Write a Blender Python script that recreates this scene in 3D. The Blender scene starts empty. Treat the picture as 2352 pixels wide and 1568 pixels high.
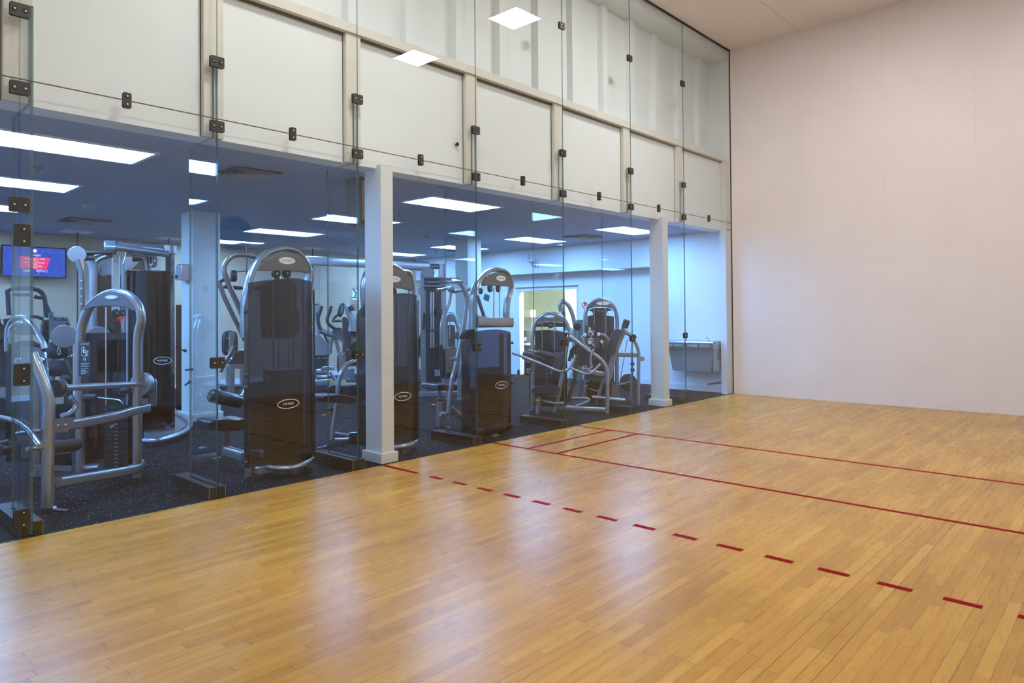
import bpy, bmesh, math, random
from mathutils import Vector, Matrix, Quaternion
random.seed(7)
C = bpy.context.scene.collection
PI = math.pi
V = Vector
# ------------------------------------------------------------------ camera
CAM = V((5.4423, -11.6359, 1.4533))
yaw, pitch, roll, FPX, PY0 = 0.7468, 0.0132, -0.0078, 1585.0, 697.7
cf = V((-math.sin(yaw)*math.cos(pitch), math.cos(yaw)*math.cos(pitch), math.sin(pitch)))
r0 = V((math.cos(yaw), math.sin(yaw), 0)); u0 = r0.cross(cf)
cr = r0*math.cos(roll) + u0*math.sin(roll); cu = -r0*math.sin(roll) + u0*math.cos(roll)
cam = bpy.data.objects.new('camera', bpy.data.cameras.new('camera')); C.objects.link(cam)
cam.matrix_world = Matrix((( cr.x, cu.x, -cf.x, CAM.x), (cr.y, cu.y, -cf.y, CAM.y), (cr.z, cu.z, -cf.z, CAM.z), (0,0,0,1)))
cam.data.sensor_width = 36; cam.data.lens = 36*FPX/2352; cam.data.shift_y = -(784-PY0)/2352
cam.data.clip_start = 0.05
bpy.context.scene.camera = cam

def ray(px, py):
    return (cf*FPX + cr*(px-1176) - cu*(py-PY0)).normalized()
def hit(px, py, o, n):                      # point of a photographed feature on a plane of the place
    d = ray(px, py); n = V(n); return CAM + d*((V(o)-CAM).dot(n)/d.dot(n))

# ------------------------------------------------------------------ materials
def mat(name, col=(.8,.8,.8), rough=.5, metal=0, coat=0, emit=None, es=0, spec=.5):
    m = bpy.data.materials.new(name); m.use_nodes = True
    b = m.node_tree.nodes['Principled BSDF']
    b.inputs['Base Color'].default_value = (*col, 1); b.inputs['Roughness'].default_value = rough
    b.inputs['Metallic'].default_value = metal; b.inputs['Coat Weight'].default_value = coat
    b.inputs['Coat Roughness'].default_value = .08; b.inputs['Specular IOR Level'].default_value = spec
    if emit: b.inputs['Emission Color'].default_value = (*emit, 1); b.inputs['Emission Strength'].default_value = es
    return m
def N(nt, t, **kw):
    n = nt.nodes.new(t)
    for k, v in kw.items(): setattr(n, k, v)
    return n
def vary(m, col2, scale=3, amount=.5, bump=0, bscale=60, vec=(1,1,1)):
    """soft procedural mottling between the base colour and col2, optional fine bump"""
    nt = m.node_tree; b = nt.nodes['Principled BSDF']
    g = N(nt, 'ShaderNodeNewGeometry'); mp = N(nt, 'ShaderNodeMapping'); mp.inputs['Scale'].default_value = vec
    nt.links.new(g.outputs['Position'], mp.inputs['Vector'])
    n = N(nt, 'ShaderNodeTexNoise'); n.inputs['Scale'].default_value = scale; n.inputs['Detail'].default_value = 6; n.inputs['Roughness'].default_value = .6
    nt.links.new(mp.outputs[0], n.inputs['Vector'])
    r = N(nt, 'ShaderNodeValToRGB'); r.color_ramp.elements[0].position = .5-amount/2; r.color_ramp.elements[1].position = .5+amount/2
    r.color_ramp.elements[0].color = b.inputs['Base Color'].default_value[:]; r.color_ramp.elements[1].color = (*col2, 1)
    nt.links.new(n.outputs['Fac'], r.inputs['Fac']); nt.links.new(r.outputs['Color'], b.inputs['Base Color'])
    if bump:
        n2 = N(nt, 'ShaderNodeTexNoise'); n2.inputs['Scale'].default_value = bscale; nt.links.new(g.outputs['Position'], n2.inputs['Vector'])
        bp = N(nt, 'ShaderNodeBump'); bp.inputs['Strength'].default_value = bump; bp.inputs['Distance'].default_value = .004
        nt.links.new(n2.outputs['Fac'], bp.inputs['Height']); nt.links.new(bp.outputs['Normal'], b.inputs['Normal'])
    return m
M = {}
M['court_wall'] = vary(mat('court_wall_paint', (.785,.735,.735), .42), (.74,.685,.675), 1.1, .5, .15, 25)
M['court_ceiling'] = vary(mat('court_ceiling_paint', (.84,.765,.73), .6), (.80,.725,.69), 1.0, .4, .15, 25)
M['side_wall'] = vary(mat('side_wall_paint', (.74,.74,.74), .5), (.71,.71,.71), 1.3, .35)
M['white_panel'] = vary(mat('white_panel_paint', (.80,.83,.82), .5), (.765,.79,.77), 1.6, .5)
M['cream_steel'] = vary(mat('cream_steel_paint', (.73,.705,.63), .5), (.66,.62,.53), 5, .5)
M['cladding'] = vary(mat('white_cladding', (.78,.81,.80), .5), (.74,.77,.755), 2, .5, 0, 60, (1,1,.25))
M['gym_wall'] = vary(mat('gym_wall_paint', (.74,.76,.78), .55), (.70,.72,.75), 1.2, .4)
M['beige_wall'] = vary(mat('beige_wall_panel', (.60,.43,.30), .4), (.56,.40,.275), .8, .5)
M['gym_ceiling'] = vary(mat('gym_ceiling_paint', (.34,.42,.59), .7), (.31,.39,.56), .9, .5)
M['pillar'] = vary(mat('pillar_paint', (.76,.76,.73), .5), (.72,.72,.69), 3, .4)
M['dark_strip'] = mat('dark_joint', (.12,.09,.06), .8)
M['black_gasket'] = mat('black_gasket', (.015,.015,.015), .5)
M['silver'] = mat('silver_powder_coat', (.34,.36,.40), .27, .65, .5)
M['silver_dark'] = mat('grey_powder_coat', (.20,.21,.23), .35, .4, .3)
M['steel'] = mat('polished_steel', (.62,.63,.65), .18, 1)
M['black'] = mat('black_plastic', (.018,.019,.022), .38)
M['gloss_black'] = mat('gloss_black_plastic', (.012,.013,.016), .12, 0, .5)
M['head_grey'] = mat('dark_grey_head_plastic', (.105,.108,.12), .22, 0, .6)
M['leather'] = mat('black_upholstery', (.022,.023,.03), .32, 0, .2)
M['foam'] = mat('black_foam', (.015,.014,.015), .6)
M['rubber'] = mat('black_rubber', (.012,.012,.012), .7)
M['cable'] = mat('black_cable', (.01,.01,.012), .4)
M['white_logo'] = mat('white_logo', (.85,.86,.88), .35)
M['yellow'] = mat('yellow_knob', (.75,.42,.05), .4)
M['red'] = mat('red_tag', (.75,.01,.02), .5)
M['bolt'] = mat('bright_bolt', (.75,.73,.68), .25, 1)
M['clamp'] = mat('black_clamp', (.05,.046,.043), .4, .3)
M['court_line'] = mat('red_court_line', (.225,.0,.004), .55, 0, 0, spec=.04)
M['shoe'] = mat('dark_bronze_channel', (.02,.017,.014), .4, .3)
M['shoe_edge'] = mat('raw_brass_edge', (.30,.17,.08), .4, .5)
M['vent'] = mat('vent_grey', (.40,.42,.44), .5)
M['vent_dark'] = mat('vent_shadow_gap', (.02,.02,.025), .7)
M['troffer'] = mat('troffer_white', (.72,.75,.8), .4)
M['gym_lamp'] = mat('gym_lamp_diffuser', (.9,.9,.9), .5, emit=(.23,.51,1.0), es=15.5)
M['court_lamp'] = mat('court_lamp_diffuser', (.9,.9,.9), .5, emit=(1.0,.95,.90), es=30)

def glass_mat(name, tint, ior=1.5, refl=(1,1,1), rough=0.0):
    m = bpy.data.materials.new(name); m.use_nodes = True; nt = m.node_tree; nt.nodes.clear()
    o = N(nt, 'ShaderNodeOutputMaterial'); mx = N(nt, 'ShaderNodeMixShader')
    t = N(nt, 'ShaderNodeBsdfTransparent'); t.inputs[0].default_value = (*tint, 1)
    g = N(nt, 'ShaderNodeBsdfGlossy'); g.inputs['Color'].default_value = (*refl, 1); g.inputs['Roughness'].default_value = rough
    geo = N(nt, 'ShaderNodeNewGeometry'); mr = N(nt, 'ShaderNodeMapRange'); fr = N(nt, 'ShaderNodeFresnel')
    mr.inputs['To Min'].default_value = ior; mr.inputs['To Max'].default_value = 1/ior
    nt.links.new(geo.outputs['Backfacing'], mr.inputs['Value']); nt.links.new(mr.outputs[0], fr.inputs['IOR'])
    nt.links.new(fr.outputs[0], mx.inputs[0]); nt.links.new(t.outputs[0], mx.inputs[1]); nt.links.new(g.outputs[0], mx.inputs[2])
    nt.links.new(mx.outputs[0], o.inputs[0]); return m
M['glass'] = glass_mat('clear_glass', (.96,.98,.99), 1.38)
def edge_mat():
    m = bpy.data.materials.new('glass_edge'); m.use_nodes = True; nt = m.node_tree; nt.nodes.clear()
    o = N(nt, 'ShaderNodeOutputMaterial'); mx = N(nt, 'ShaderNodeMixShader'); mx.inputs[0].default_value = .55
    t = N(nt, 'ShaderNodeBsdfTransparent'); t.inputs[0].default_value = (.50,.66,.68,1)
    d = N(nt, 'ShaderNodeBsdfPrincipled'); d.inputs['Base Color'].default_value = (.08,.16,.17,1); d.inputs['Roughness'].default_value = .2
    nt.links.new(t.outputs[0], mx.inputs[1]); nt.links.new(d.outputs[0], mx.inputs[2]); nt.links.new(mx.outputs[0], o.inputs[0]); return m
M['glass_edge'] = edge_mat()
M['shroud'] = glass_mat('smoked_acrylic', (.30,.31,.36), 1.5, (.9,.9,.95), .04)
M['door_glass'] = glass_mat('door_glass', (.85,.95,.9), 1.5)

def wood():
    m = bpy.data.materials.new('maple_strip_floor'); m.use_nodes = True; nt = m.node_tree; b = nt.nodes['Principled BSDF']
    L = nt.links.new
    def math_(op, a, bb=None, c=None):
        n = N(nt, 'ShaderNodeMath', operation=op)
        for i, v in enumerate((a, bb, c)):
            if v is None: continue
            if isinstance(v, (int, float)): n.inputs[i].default_value = v
            else: L(v, n.inputs[i])
        return n.outputs[0]
    g = N(nt, 'ShaderNodeNewGeometry'); s = N(nt, 'ShaderNodeSeparateXYZ'); L(g.outputs['Position'], s.inputs[0])
    W = .057
    xr = math_('DIVIDE', s.outputs[0], W); row = math_('FLOOR', xr); fx = math_('FRACT', xr)
    w1 = N(nt, 'ShaderNodeTexWhiteNoise', noise_dimensions='1D'); L(row, w1.inputs['W'])
    w2 = N(nt, 'ShaderNodeTexWhiteNoise', noise_dimensions='1D'); L(math_('ADD', row, 71.3), w2.inputs['W'])
    ln = math_('MULTIPLY_ADD', w2.outputs['Value'], .55, .45)
    yy = math_('DIVIDE', math_('MULTIPLY_ADD', w1.outputs['Value'], 5., s.outputs[1]), ln)
    pk = math_('FLOOR', yy); fy = math_('FRACT', yy)
    cb = N(nt, 'ShaderNodeCombineXYZ'); L(row, cb.inputs[0]); L(pk, cb.inputs[1])
    wn = N(nt, 'ShaderNodeTexWhiteNoise', noise_dimensions='2D'); L(cb.outputs[0], wn.inputs['Vector'])
    # grain, stretched along the strip and shifted per board
    cg = N(nt, 'ShaderNodeCombineXYZ')
    L(math_('MULTIPLY_ADD', s.outputs[0], 26., math_('MULTIPLY', wn.outputs['Value'], 40.)), cg.inputs[0]); L(math_('MULTIPLY', s.outputs[1], 1.3), cg.inputs[1]); L(math_('MULTIPLY', wn.outputs['Value'], 31.), cg.inputs[2])
    gn = N(nt, 'ShaderNodeTexNoise'); gn.inputs['Scale'].default_value = 2.2; gn.inputs['Detail'].default_value = 6; gn.inputs['Roughness'].default_value = .65; gn.inputs['Distortion'].default_value = .5
    L(cg.outputs[0], gn.inputs['Vector'])
    big = N(nt, 'ShaderNodeTexNoise'); big.inputs['Scale'].default_value = .9; big.inputs['Detail'].default_value = 3; L(g.outputs['Position'], big.inputs['Vector'])
    rr = N(nt, 'ShaderNodeValToRGB'); e = rr.color_ramp.elements
    e[0].position = 0.0; e[0].color = (.46,.24,.042,1); e[1].position = 1.; e[1].color = (.61,.36,.072,1)
    x = e.new(.35); x.color = (.53,.288,.050,1); x = e.new(.8); x.color = (.56,.317,.056,1)
    L(wn.outputs['Value'], rr.inputs['Fac'])
    r2 = N(nt, 'ShaderNodeValToRGB'); e = r2.color_ramp.elements
    e[0].position = .22; e[0].color = (.60,.50,.36,1); e[1].position = .75; e[1].color = (1,1,1,1)
    L(gn.outputs['Fac'], r2.inputs['Fac'])
    m1 = N(nt, 'ShaderNodeMix', data_type='RGBA', blend_type='MULTIPLY'); m1.inputs['Factor'].default_value = .42
    L(rr.outputs[0], m1.inputs['A']); L(r2.outputs[0], m1.inputs['B'])
    r3 = N(nt, 'ShaderNodeValToRGB'); e = r3.color_ramp.elements
    e[0].position = .35; e[0].color = (.84,.80,.68,1); e[1].position = .65; e[1].color = (1.06,1.04,1.0,1)
    L(big.outputs['Fac'], r3.inputs['Fac'])
    m2 = N(nt, 'ShaderNodeMix', data_type='RGBA', blend_type='MULTIPLY'); m2.inputs['Factor'].default_value = .8
    L(m1.outputs['Result'], m2.inputs['A']); L(r3.outputs[0], m2.inputs['B'])
    # seams: thin, some open wider
    sx = math_('LESS_THAN', math_('MINIMUM', fx, math_('SUBTRACT', 1., fx)), math_('MULTIPLY_ADD', math_('POWER', w1.outputs['Value'], 4.), .035, .011))
    sy = math_('LESS_THAN', math_('MULTIPLY', fy, ln), .0032)
    seam = math_('MAXIMUM', sx, sy)
    m3 = N(nt, 'ShaderNodeMix', data_type='RGBA'); L(math_('MULTIPLY', seam, .75), m3.inputs['Factor']); L(m2.outputs['Result'], m3.inputs['A']); m3.inputs['B'].default_value = (.10,.045,.012,1)
    L(m3.outputs['Result'], b.inputs['Base Color'])
    b.inputs['Roughness'].default_value = .26
    rn = N(nt, 'ShaderNodeMapRange'); L(gn.outputs['Fac'], rn.inputs['Value']); rn.inputs['To Min'].default_value = .22; rn.inputs['To Max'].default_value = .34
    L(rn.outputs[0], b.inputs['Roughness'])
    # slight cupping between strips breaks up the reflections
    bp = N(nt, 'ShaderNodeBump'); bp.inputs['Strength'].default_value = .18; bp.inputs['Distance'].default_value = .002
    L(math_('ADD', math_('MULTIPLY', wn.outputs['Value'], .3), math_('MULTIPLY', gn.outputs['Fac'], .1)), bp.inputs['Height']); L(bp.outputs[0], b.inputs['Normal'])
    b.inputs['Specular IOR Level'].default_value = .28
    return m
M['wood'] = wood()
def rubber_floor():
    m = mat('speckled_rubber_floor', (.006,.007,.010), .7, spec=.05); nt = m.node_tree; b = nt.nodes['Principled BSDF']
    g = N(nt, 'ShaderNodeNewGeometry'); v = N(nt, 'ShaderNodeTexVoronoi'); v.inputs['Scale'].default_value = 55
    nt.links.new(g.outputs['Position'], v.inputs['Vector'])
    r = N(nt, 'ShaderNodeValToRGB'); r.color_ramp.elements[0].position = .14; r.color_ramp.elements[0].color = (.65,.70,.75,1)
    r.color_ramp.elements[1].position = .19; r.color_ramp.elements[1].color = (.006,.007,.010,1)
    nt.links.new(v.outputs['Distance'], r.inputs['Fac'])
    s = N(nt, 'ShaderNodeSeparateColor'); nt.links.new(v.outputs['Color'], s.inputs[0])
    lt = N(nt, 'ShaderNodeMath', operation='LESS_THAN'); lt.inputs[1].default_value = .33; nt.links.new(s.outputs[0], lt.inputs[0])
    mx = N(nt, 'ShaderNodeMix', data_type='RGBA'); nt.links.new(lt.outputs[0], mx.inputs['Factor']); mx.inputs['A'].default_value = (.006,.007,.010,1)
    nt.links.new(r.outputs[0], mx.inputs['B']); nt.links.new(mx.outputs['Result'], b.inputs['Base Color'])
    return m
M['rubber_floor'] = rubber_floor()

# ------------------------------------------------------------------ mesh building
class MB:
    def __init__(s): s.v = []; s.f = []; s.m = []; s.mi = 0
    def add(s, vs, fs):
        n = len(s.v); s.v += [V(v) for v in vs]; s.f += [tuple(i+n for i in f) for f in fs]; s.m += [s.mi]*len(fs); return s
    def box(s, a, b, R=None, o=None):
        x0,y0,z0 = a; x1,y1,z1 = b
        if x0>x1: x0,x1=x1,x0
        if y0>y1: y0,y1=y1,y0
        if z0>z1: z0,z1=z1,z0
        vs = [V((x,y,z)) for z in (z0,z1) for y in (y0,y1) for x in (x0,x1)]
        return s.add(vs, [(0,2,3,1),(4,5,7,6),(0,1,5,4),(2,6,7,3),(0,4,6,2),(1,3,7,5)])
    def obox(s, c, ax, ay, az, hx, hy, hz, bev=0):
        """oriented box: centre, unit axes, half sizes; bev rounds the outline in ax/ay"""
        c, ax, ay, az = V(c), V(ax), V(ay), V(az)
        if bev:
            pts = rrect(hx, hy, bev)
            return s.prism([c+ax*p[0]+ay*p[1]-az*hz for p in pts], az*(2*hz))
        vs = [c+ax*(hx*i)+ay*(hy*j)+az*(hz*k) for k in (-1,1) for j in (-1,1) for i in (-1,1)]
        return s.add(vs, [(0,2,3,1),(4,5,7,6),(0,1,5,4),(2,6,7,3),(0,4,6,2),(1,3,7,5)])
    def prism(s, poly, d):
        n = len(poly); d = V(d)
        return s.add([V(p) for p in poly]+[V(p)+d for p in poly], [tuple(range(n)), tuple(range(2*n-1, n-1, -1))]+[(i, i+n, (i+1)%n+n, (i+1)%n) for i in range(n)])
    def tube(s, pts, r, smooth=True, seg=12, prof=None, up=None, closed=False, sub=5, taper=None):
        pts = [V(p) for p in pts]
        if smooth and len(pts) > 2: pts = spline(pts, sub, closed)
        n = len(pts)
        if prof is None: prof = [(math.cos(2*PI*k/seg)*r, math.sin(2*PI*k/seg)*r) for k in range(seg)]
        k = len(prof)
        T = []
        for i in range(n):
            if closed: t = pts[(i+1)%n]-pts[i-1]
            else: t = pts[min(i+1,n-1)]-pts[max(i-1,0)]
            T.append(t.normalized() if t.length > 1e-9 else V((0,0,1)))
        a = V(up) if up else (V((0,0,1)) if abs(T[0].z) < .9 else V((1,0,0)))
        vs = []
        for i in range(n):
            if i and not up:
                q = T[i-1].rotation_difference(T[i]); a = q @ a
            b = T[i].cross(a)
            if b.length < 1e-6: b = T[i].orthogonal()
            b.normalize(); a2 = b.cross(T[i]).normalized()
            if not up: a = a2
            # mitre: keep the section's true width on a sharp bend
            sc = 1 if taper is None else taper(i/(n-1))
            for (p, q_) in prof: vs.append(pts[i]+b*(p*sc)+a2*(q_*sc))
        fs = []
        for i in range(n if closed else n-1):
            j = (i+1) % n
            for e in range(k): fs.append((i*k+e, i*k+(e+1)%k, j*k+(e+1)%k, j*k+e))
        if not closed: fs += [tuple(range(k-1,-1,-1)), tuple((n-1)*k+e for e in range(k))]
        return s.add(vs, fs)
    def cyl(s, a, b, r, seg=16, r2=None):
        a, b = V(a), V(b); t = (b-a).normalized(); x = t.orthogonal().normalized(); y = t.cross(x); r2 = r if r2 is None else r2
        vs = [a+x*(math.cos(2*PI*k/seg)*r)+y*(math.sin(2*PI*k/seg)*r) for k in range(seg)]+[b+x*(math.cos(2*PI*k/seg)*r2)+y*(math.sin(2*PI*k/seg)*r2) for k in range(seg)]
        return s.add(vs, [(k, (k+1)%seg, (k+1)%seg+seg, k+seg) for k in range(seg)]+[tuple(range(seg-1,-1,-1)), tuple(range(seg, 2*seg))])
    def ball(s, c, r, sx=1, sy=1, sz=1, seg=12, rings=8):
        c = V(c); vs = []; fs = []
        for i in range(1, rings):
            for k in range(seg):
                a, b = PI*i/rings, 2*PI*k/seg
                vs.append(c+V((math.sin(a)*math.cos(b)*r*sx, math.sin(a)*math.sin(b)*r*sy, math.cos(a)*r*sz)))
        vs += [c+V((0,0,r*sz)), c-V((0,0,r*sz))]; n = (rings-1)*seg
        for i in range(rings-2):
            for k in range(seg): fs.append((i*seg+k, (i+1)*seg+k, (i+1)*seg+(k+1)%seg, i*seg+(k+1)%seg))
        for k in range(seg): fs.append((n, k, (k+1)%seg)); fs.append((n+1, (rings-2)*seg+(k+1)%seg, (rings-2)*seg+k))
        return s.add(vs, fs)
    def text(s, txt, c, right, up, size, depth=.001, shear=0):
        cu_ = bpy.data.curves.new('t', 'FONT'); cu_.body = txt; cu_.size = size; cu_.align_x = 'CENTER'; cu_.align_y = 'CENTER'; cu_.shear = shear; cu_.resolution_u = 2
        o = bpy.data.objects.new('t', cu_); C.objects.link(o); bpy.context.view_layer.update()
        me = bpy.data.meshes.new_from_object(o.evaluated_get(bpy.context.evaluated_depsgraph_get()))
        right, up, c = V(right).normalized(), V(up).normalized(), V(c); nrm = right.cross(up)
        s.add([c+right*v.co.x+up*v.co.y+nrm*depth for v in me.vertices], [tuple(p.vertices) for p in me.polygons])
        bpy.data.objects.remove(o); bpy.data.meshes.remove(me); bpy.data.curves.remove(cu_); return s
    def build(s, name, mats, parent=None, smooth=True, bevel=0, solid=0):
        me = bpy.data.meshes.new(name)
        org = V((0,0,0))
        if parent is not None: org = parent.matrix_world.translation if parent.type == 'EMPTY' else V(parent['_o'])
        elif s.v:
            lo = [min(v[i] for v in s.v) for i in range(3)]; hi = [max(v[i] for v in s.v) for i in range(3)]
            org = V(((lo[0]+hi[0])/2, (lo[1]+hi[1])/2, lo[2]))
        me.from_pydata([v-org for v in s.v], [], s.f)
        bm = bmesh.new(); bm.from_mesh(me)
        bmesh.ops.recalc_face_normals(bm, faces=bm.faces)
        for f in bm.faces: f.smooth = smooth
        if smooth:
            for e in bm.edges:
                if len(e.link_faces) == 2 and e.calc_face_angle(0) > .7: e.smooth = False
        bm.to_mesh(me); bm.free()
        if not isinstance(mats, (list, tuple)): mats = [mats]
        for m_ in mats: me.materials.append(m_)
        for i, p in enumerate(me.polygons): p.material_index = s.m[i]
        o = bpy.data.objects.new(name, me); C.objects.link(o)
        if parent is not None:
            o.parent = parent
        else: o.location = org
        if bevel:
            b = o.modifiers.new('bevel', 'BEVEL'); b.width = bevel; b.segments = 2; b.limit_method = 'ANGLE'; b.angle_limit = .6
        ORG[o.name] = org
        o['_o'] = org[:] 
        return o
ORG = {}
def rrect(hx, hy, r, n=4):
    pts = []
    for (cx, cy, a0) in ((hx-r, hy-r, 0), (-hx+r, hy-r, PI/2), (-hx+r, -hy+r, PI), (hx-r, -hy+r, 1.5*PI)):
        for k in range(n+1): a = a0+PI/2*k/n; pts.append((cx+r*math.cos(a), cy+r*math.sin(a)))
    return pts
def spline(P, sub, closed=False):
    out = []; n = len(P)
    rng = range(n) if closed else range(n-1)
    for i in rng:
        p0 = P[i-1] if (i or closed) else P[0]*2-P[1]; p1 = P[i]; p2 = P[(i+1)%n]; p3 = P[(i+2)%n] if (closed or i+2 < n) else p2*2-p1
        # centripetal-ish Catmull-Rom
        for k in range(sub):
            t = k/sub; t2, t3 = t*t, t*t*t
            out.append(.5*((2*p1)+(-p0+p2)*t+(2*p0-5*p1+4*p2-p3)*t2+(-p0+3*p1-3*p2+p3)*t3))
    if not closed: out.append(P[-1])
    return out
def tag(o, label=None, cat=None, group=None, kind=None):
    if label: o['label'] = label
    if cat: o['category'] = cat
    if group: o['group'] = group
    if kind: o['kind'] = kind
    return o
def thing(name, label, cat, loc, group=None):
    o = bpy.data.objects.new(name, None); o.empty_display_size = .1; C.objects.link(o); o.location = loc
    o.matrix_world = Matrix.Translation(V(loc))
    return tag(o, label, cat, group)
def struct(name, mb, m, parent=None, **kw):
    o = mb.build(name, m, parent, **kw)
    if parent is None: o['kind'] = 'structure'
    return o

# ------------------------------------------------------------------ the setting
H = 6.096; CH = 2.9; XE = -8.9; YF = .10
JY = [-10.51, -9.20, -7.87, -6.32, -4.78, -3.22, -1.69, 0.0]
W = 6.10; YB = -12.19
fl = struct('floor', MB().box((0, YB, -.1), (W, 0, 0)), M['wood'], smooth=False)
lw = .0254*1.75
def line(name, x0, x1, y0, y1, lab=None):
    o = MB().box((x0, y0, .0004), (x1, y1, .0012)).build(name, M['court_line'], fl, smooth=False)
    if lab: o['label'] = lab
line('court_line', .002, W, -6.096-.022, -6.096+.022, 'red short line across the court')
line('court_line', .002, W, -4.56-.022, -4.56+.022, 'red service line across the court')
line('court_line', .498, .54, -6.074, -4.582, 'red service box line nearest the glass')
line('court_line', .90, .942, -6.074, -4.582, 'red drive serve line beside the service box')
line('line_dash', .002, .52, -7.625, -7.578, 'long first dash of the red receiving line')
for k in range(18):
    x = .695+.3045*k
    if x+.165 < W-.5: line('line_dash', x, x+.165, -7.625, -7.578)
struct('wall_front', MB().box((0, 0, -.05), (W, .12, H+.1)), M['court_wall'], smooth=False)
struct('wall_right', MB().box((W, YB, -.05), (W+.12, .12, H+.1)), M['side_wall'], smooth=False)
struct('wall_back', MB().box((0, YB-.12, -.05), (W+.12, YB, H+.1)), M['side_wall'], smooth=False)
struct('ceiling', MB().box((0, YB, H), (W+.12, .12, H+.1)), M['court_ceiling'], smooth=False)
sm = MB()
sm.box((1.221, YB, H-.0015), (1.227, 0, H+.001)); sm.box((3.66, YB, H-.0015), (3.666, 0, H+.001))
for y in (-2.40, -4.84, -7.28, -9.7): sm.box((0.05, y, H-.0012), (W, y+.005, H+.001))
struct('trim_1', sm, mat('ceiling_seam', (.42,.34,.28), .7), smooth=False)
ws = MB()
def seam_px(a, b):
    p, q = hit(*a,(0,0,0),(0,1,0)), hit(*b,(0,0,0),(0,1,0))
    ws.box((min(p.x,q.x)-.0015, -.0008, min(p.z,q.z)-.0015), (max(p.x,q.x)+.0015, .001, max(p.z,q.z)+.0015))
for (xa,ya,xb,yb) in ((1837,232,1838,408),(2022,22,2024,204),(2031,386,2032,570),(2238,162,2240,360),(1842,580,1843,750),(2245,556,2246,760)):
    p = hit(xa,ya,(0,0,0),(0,1,0)); q = hit(xb,yb,(0,0,0),(0,1,0)); ws.box((p.x-.0015,-.0008,q.z),(p.x+.0015,.001,p.z))
for (xa,ya,xb) in ((1690,588,1838),(1838,410,2022),(2032,568,2245),(2024,205,2238),(1843,752,2050)):
    p = hit(xa,ya,(0,0,0),(0,1,0)); q = hit(xb,ya,(0,0,0),(0,1,0)); ws.box((p.x,-.0006,p.z-.001),(q.x,.001,p.z+.001))
struct('trim_12', ws, mat('wall_joint', (.62,.56,.52), .6), smooth=False)
# gym shell
struct('floor_gym', MB().box((XE-.2, -15.2, -.1), (-.012, .8, 0)), M['rubber_floor'], smooth=False)['kind'] = 'structure'
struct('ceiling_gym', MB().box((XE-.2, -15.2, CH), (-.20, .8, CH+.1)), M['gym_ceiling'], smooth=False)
wb = MB().box((XE-.12, -15.2, 0), (XE, .6, CH))
struct('wall_left', wb, M['beige_wall'], smooth=False)
sw = MB()
for y in (-12.4, -11.2, -10.0, -8.8, -7.6, -6.4, -5.2, -4.0, -2.8): sw.box((XE-.001, y, 0), (XE+.002, y+.006, CH))
sw.box((XE-.001, -15, 2.06), (XE+.002, -2.4, 2.065))
struct('trim_2', sw, mat('panel_seam', (.30,.28,.26), .5), smooth=False)
struct('baseboard_left', MB().box((XE, -15, 0), (XE+.02, YF, .1)), M['gym_wall'], smooth=False)
struct('wall_gym_back', MB().box((XE, -15.3, 0), (0, -15.2, CH)), M['gym_wall'], smooth=False)
struct('wall_partition', MB().box((-.10, -15.2, 0), (0, YB-.12, H)), M['gym_wall'], smooth=False)
# far wall: recessed lower wall with a doorway, a bulkhead above, the fountain wall beside it
dx0, dx1, dz = -5.50, -3.80, 1.98
f = MB(); YR = .45
f.box((XE, YR, 0), (dx0, YR+.12, CH)); f.box((dx0, YR, dz), (dx1, YR+.12, CH)); f.box((dx1, YR, 0), (-1.5, YR+.12, CH)); f.box((dx1, YR, 0), (dx1-.62, YR+.12, 1.12))
struct('wall_far', f, M['gym_wall'], smooth=False)
struct('wall_bulkhead', MB().box((XE, YF, 2.34), (-1.5, YR, CH)), M['gym_wall'], smooth=False)
f = MB().box((-1.5, -.02, 0), (-.012, .1, CH)); f.box((-1.5, .1, 0), (-1.4, YR+.1, CH))
struct('wall_fountain', f, M['gym_wall'], smooth=False)
struct('baseboard_far', MB().box((XE, YR-.02, 0), (dx0, YR, .11)).box((dx1, YR-.02, 0), (-1.5, YR, .11)).box((-1.5, -.04, 0), (-.13, -.02, .11)), M['gym_wall'], smooth=False)
d = MB()
d.box((dx0-.07, YR-.02, 0), (dx0+.012, YR+.13, dz+.07)); d.box((dx0, YR-.02, dz-.012), (dx1+.02, YR+.13, dz+.05)); d.box((dx1-.012, YR-.015, 1.12), (dx1+.02, YR+.125, dz))
struct('trim_3', d, M['gym_wall'], smooth=False)
struct('trim_4', MB().box((dx0-.1, YR-.04, dz+.05), (dx1+.04, YR-.0, dz+.075)), M['silver_dark'], smooth=False)
# office behind the doorway
o_ = MB(); o_.box((-7.2, 2.6, 0), (-2.2, 2.7, CH)); o_.box((-7.2, YR+.12, 0), (-7.1, 2.7, CH)); o_.box((-2.3, YR+.12, 0), (-2.2, 2.7, CH)); o_.box((-4.95, 1.5, 0), (-4.83, 2.6, CH))
struct('wall_office', o_, mat('pale_yellow_office_wall', (.84,.88,.74), .6), smooth=False)
struct('floor_office', MB().box((-7.2, YR, -.1), (-2.2, 2.7, .0)), M['rubber_floor'], smooth=False)
struct('ceiling_office', MB().box((-7.2, YR+.12, 2.6), (-2.2, 2.7, 2.7)), M['gym_wall'], smooth=False)
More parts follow.
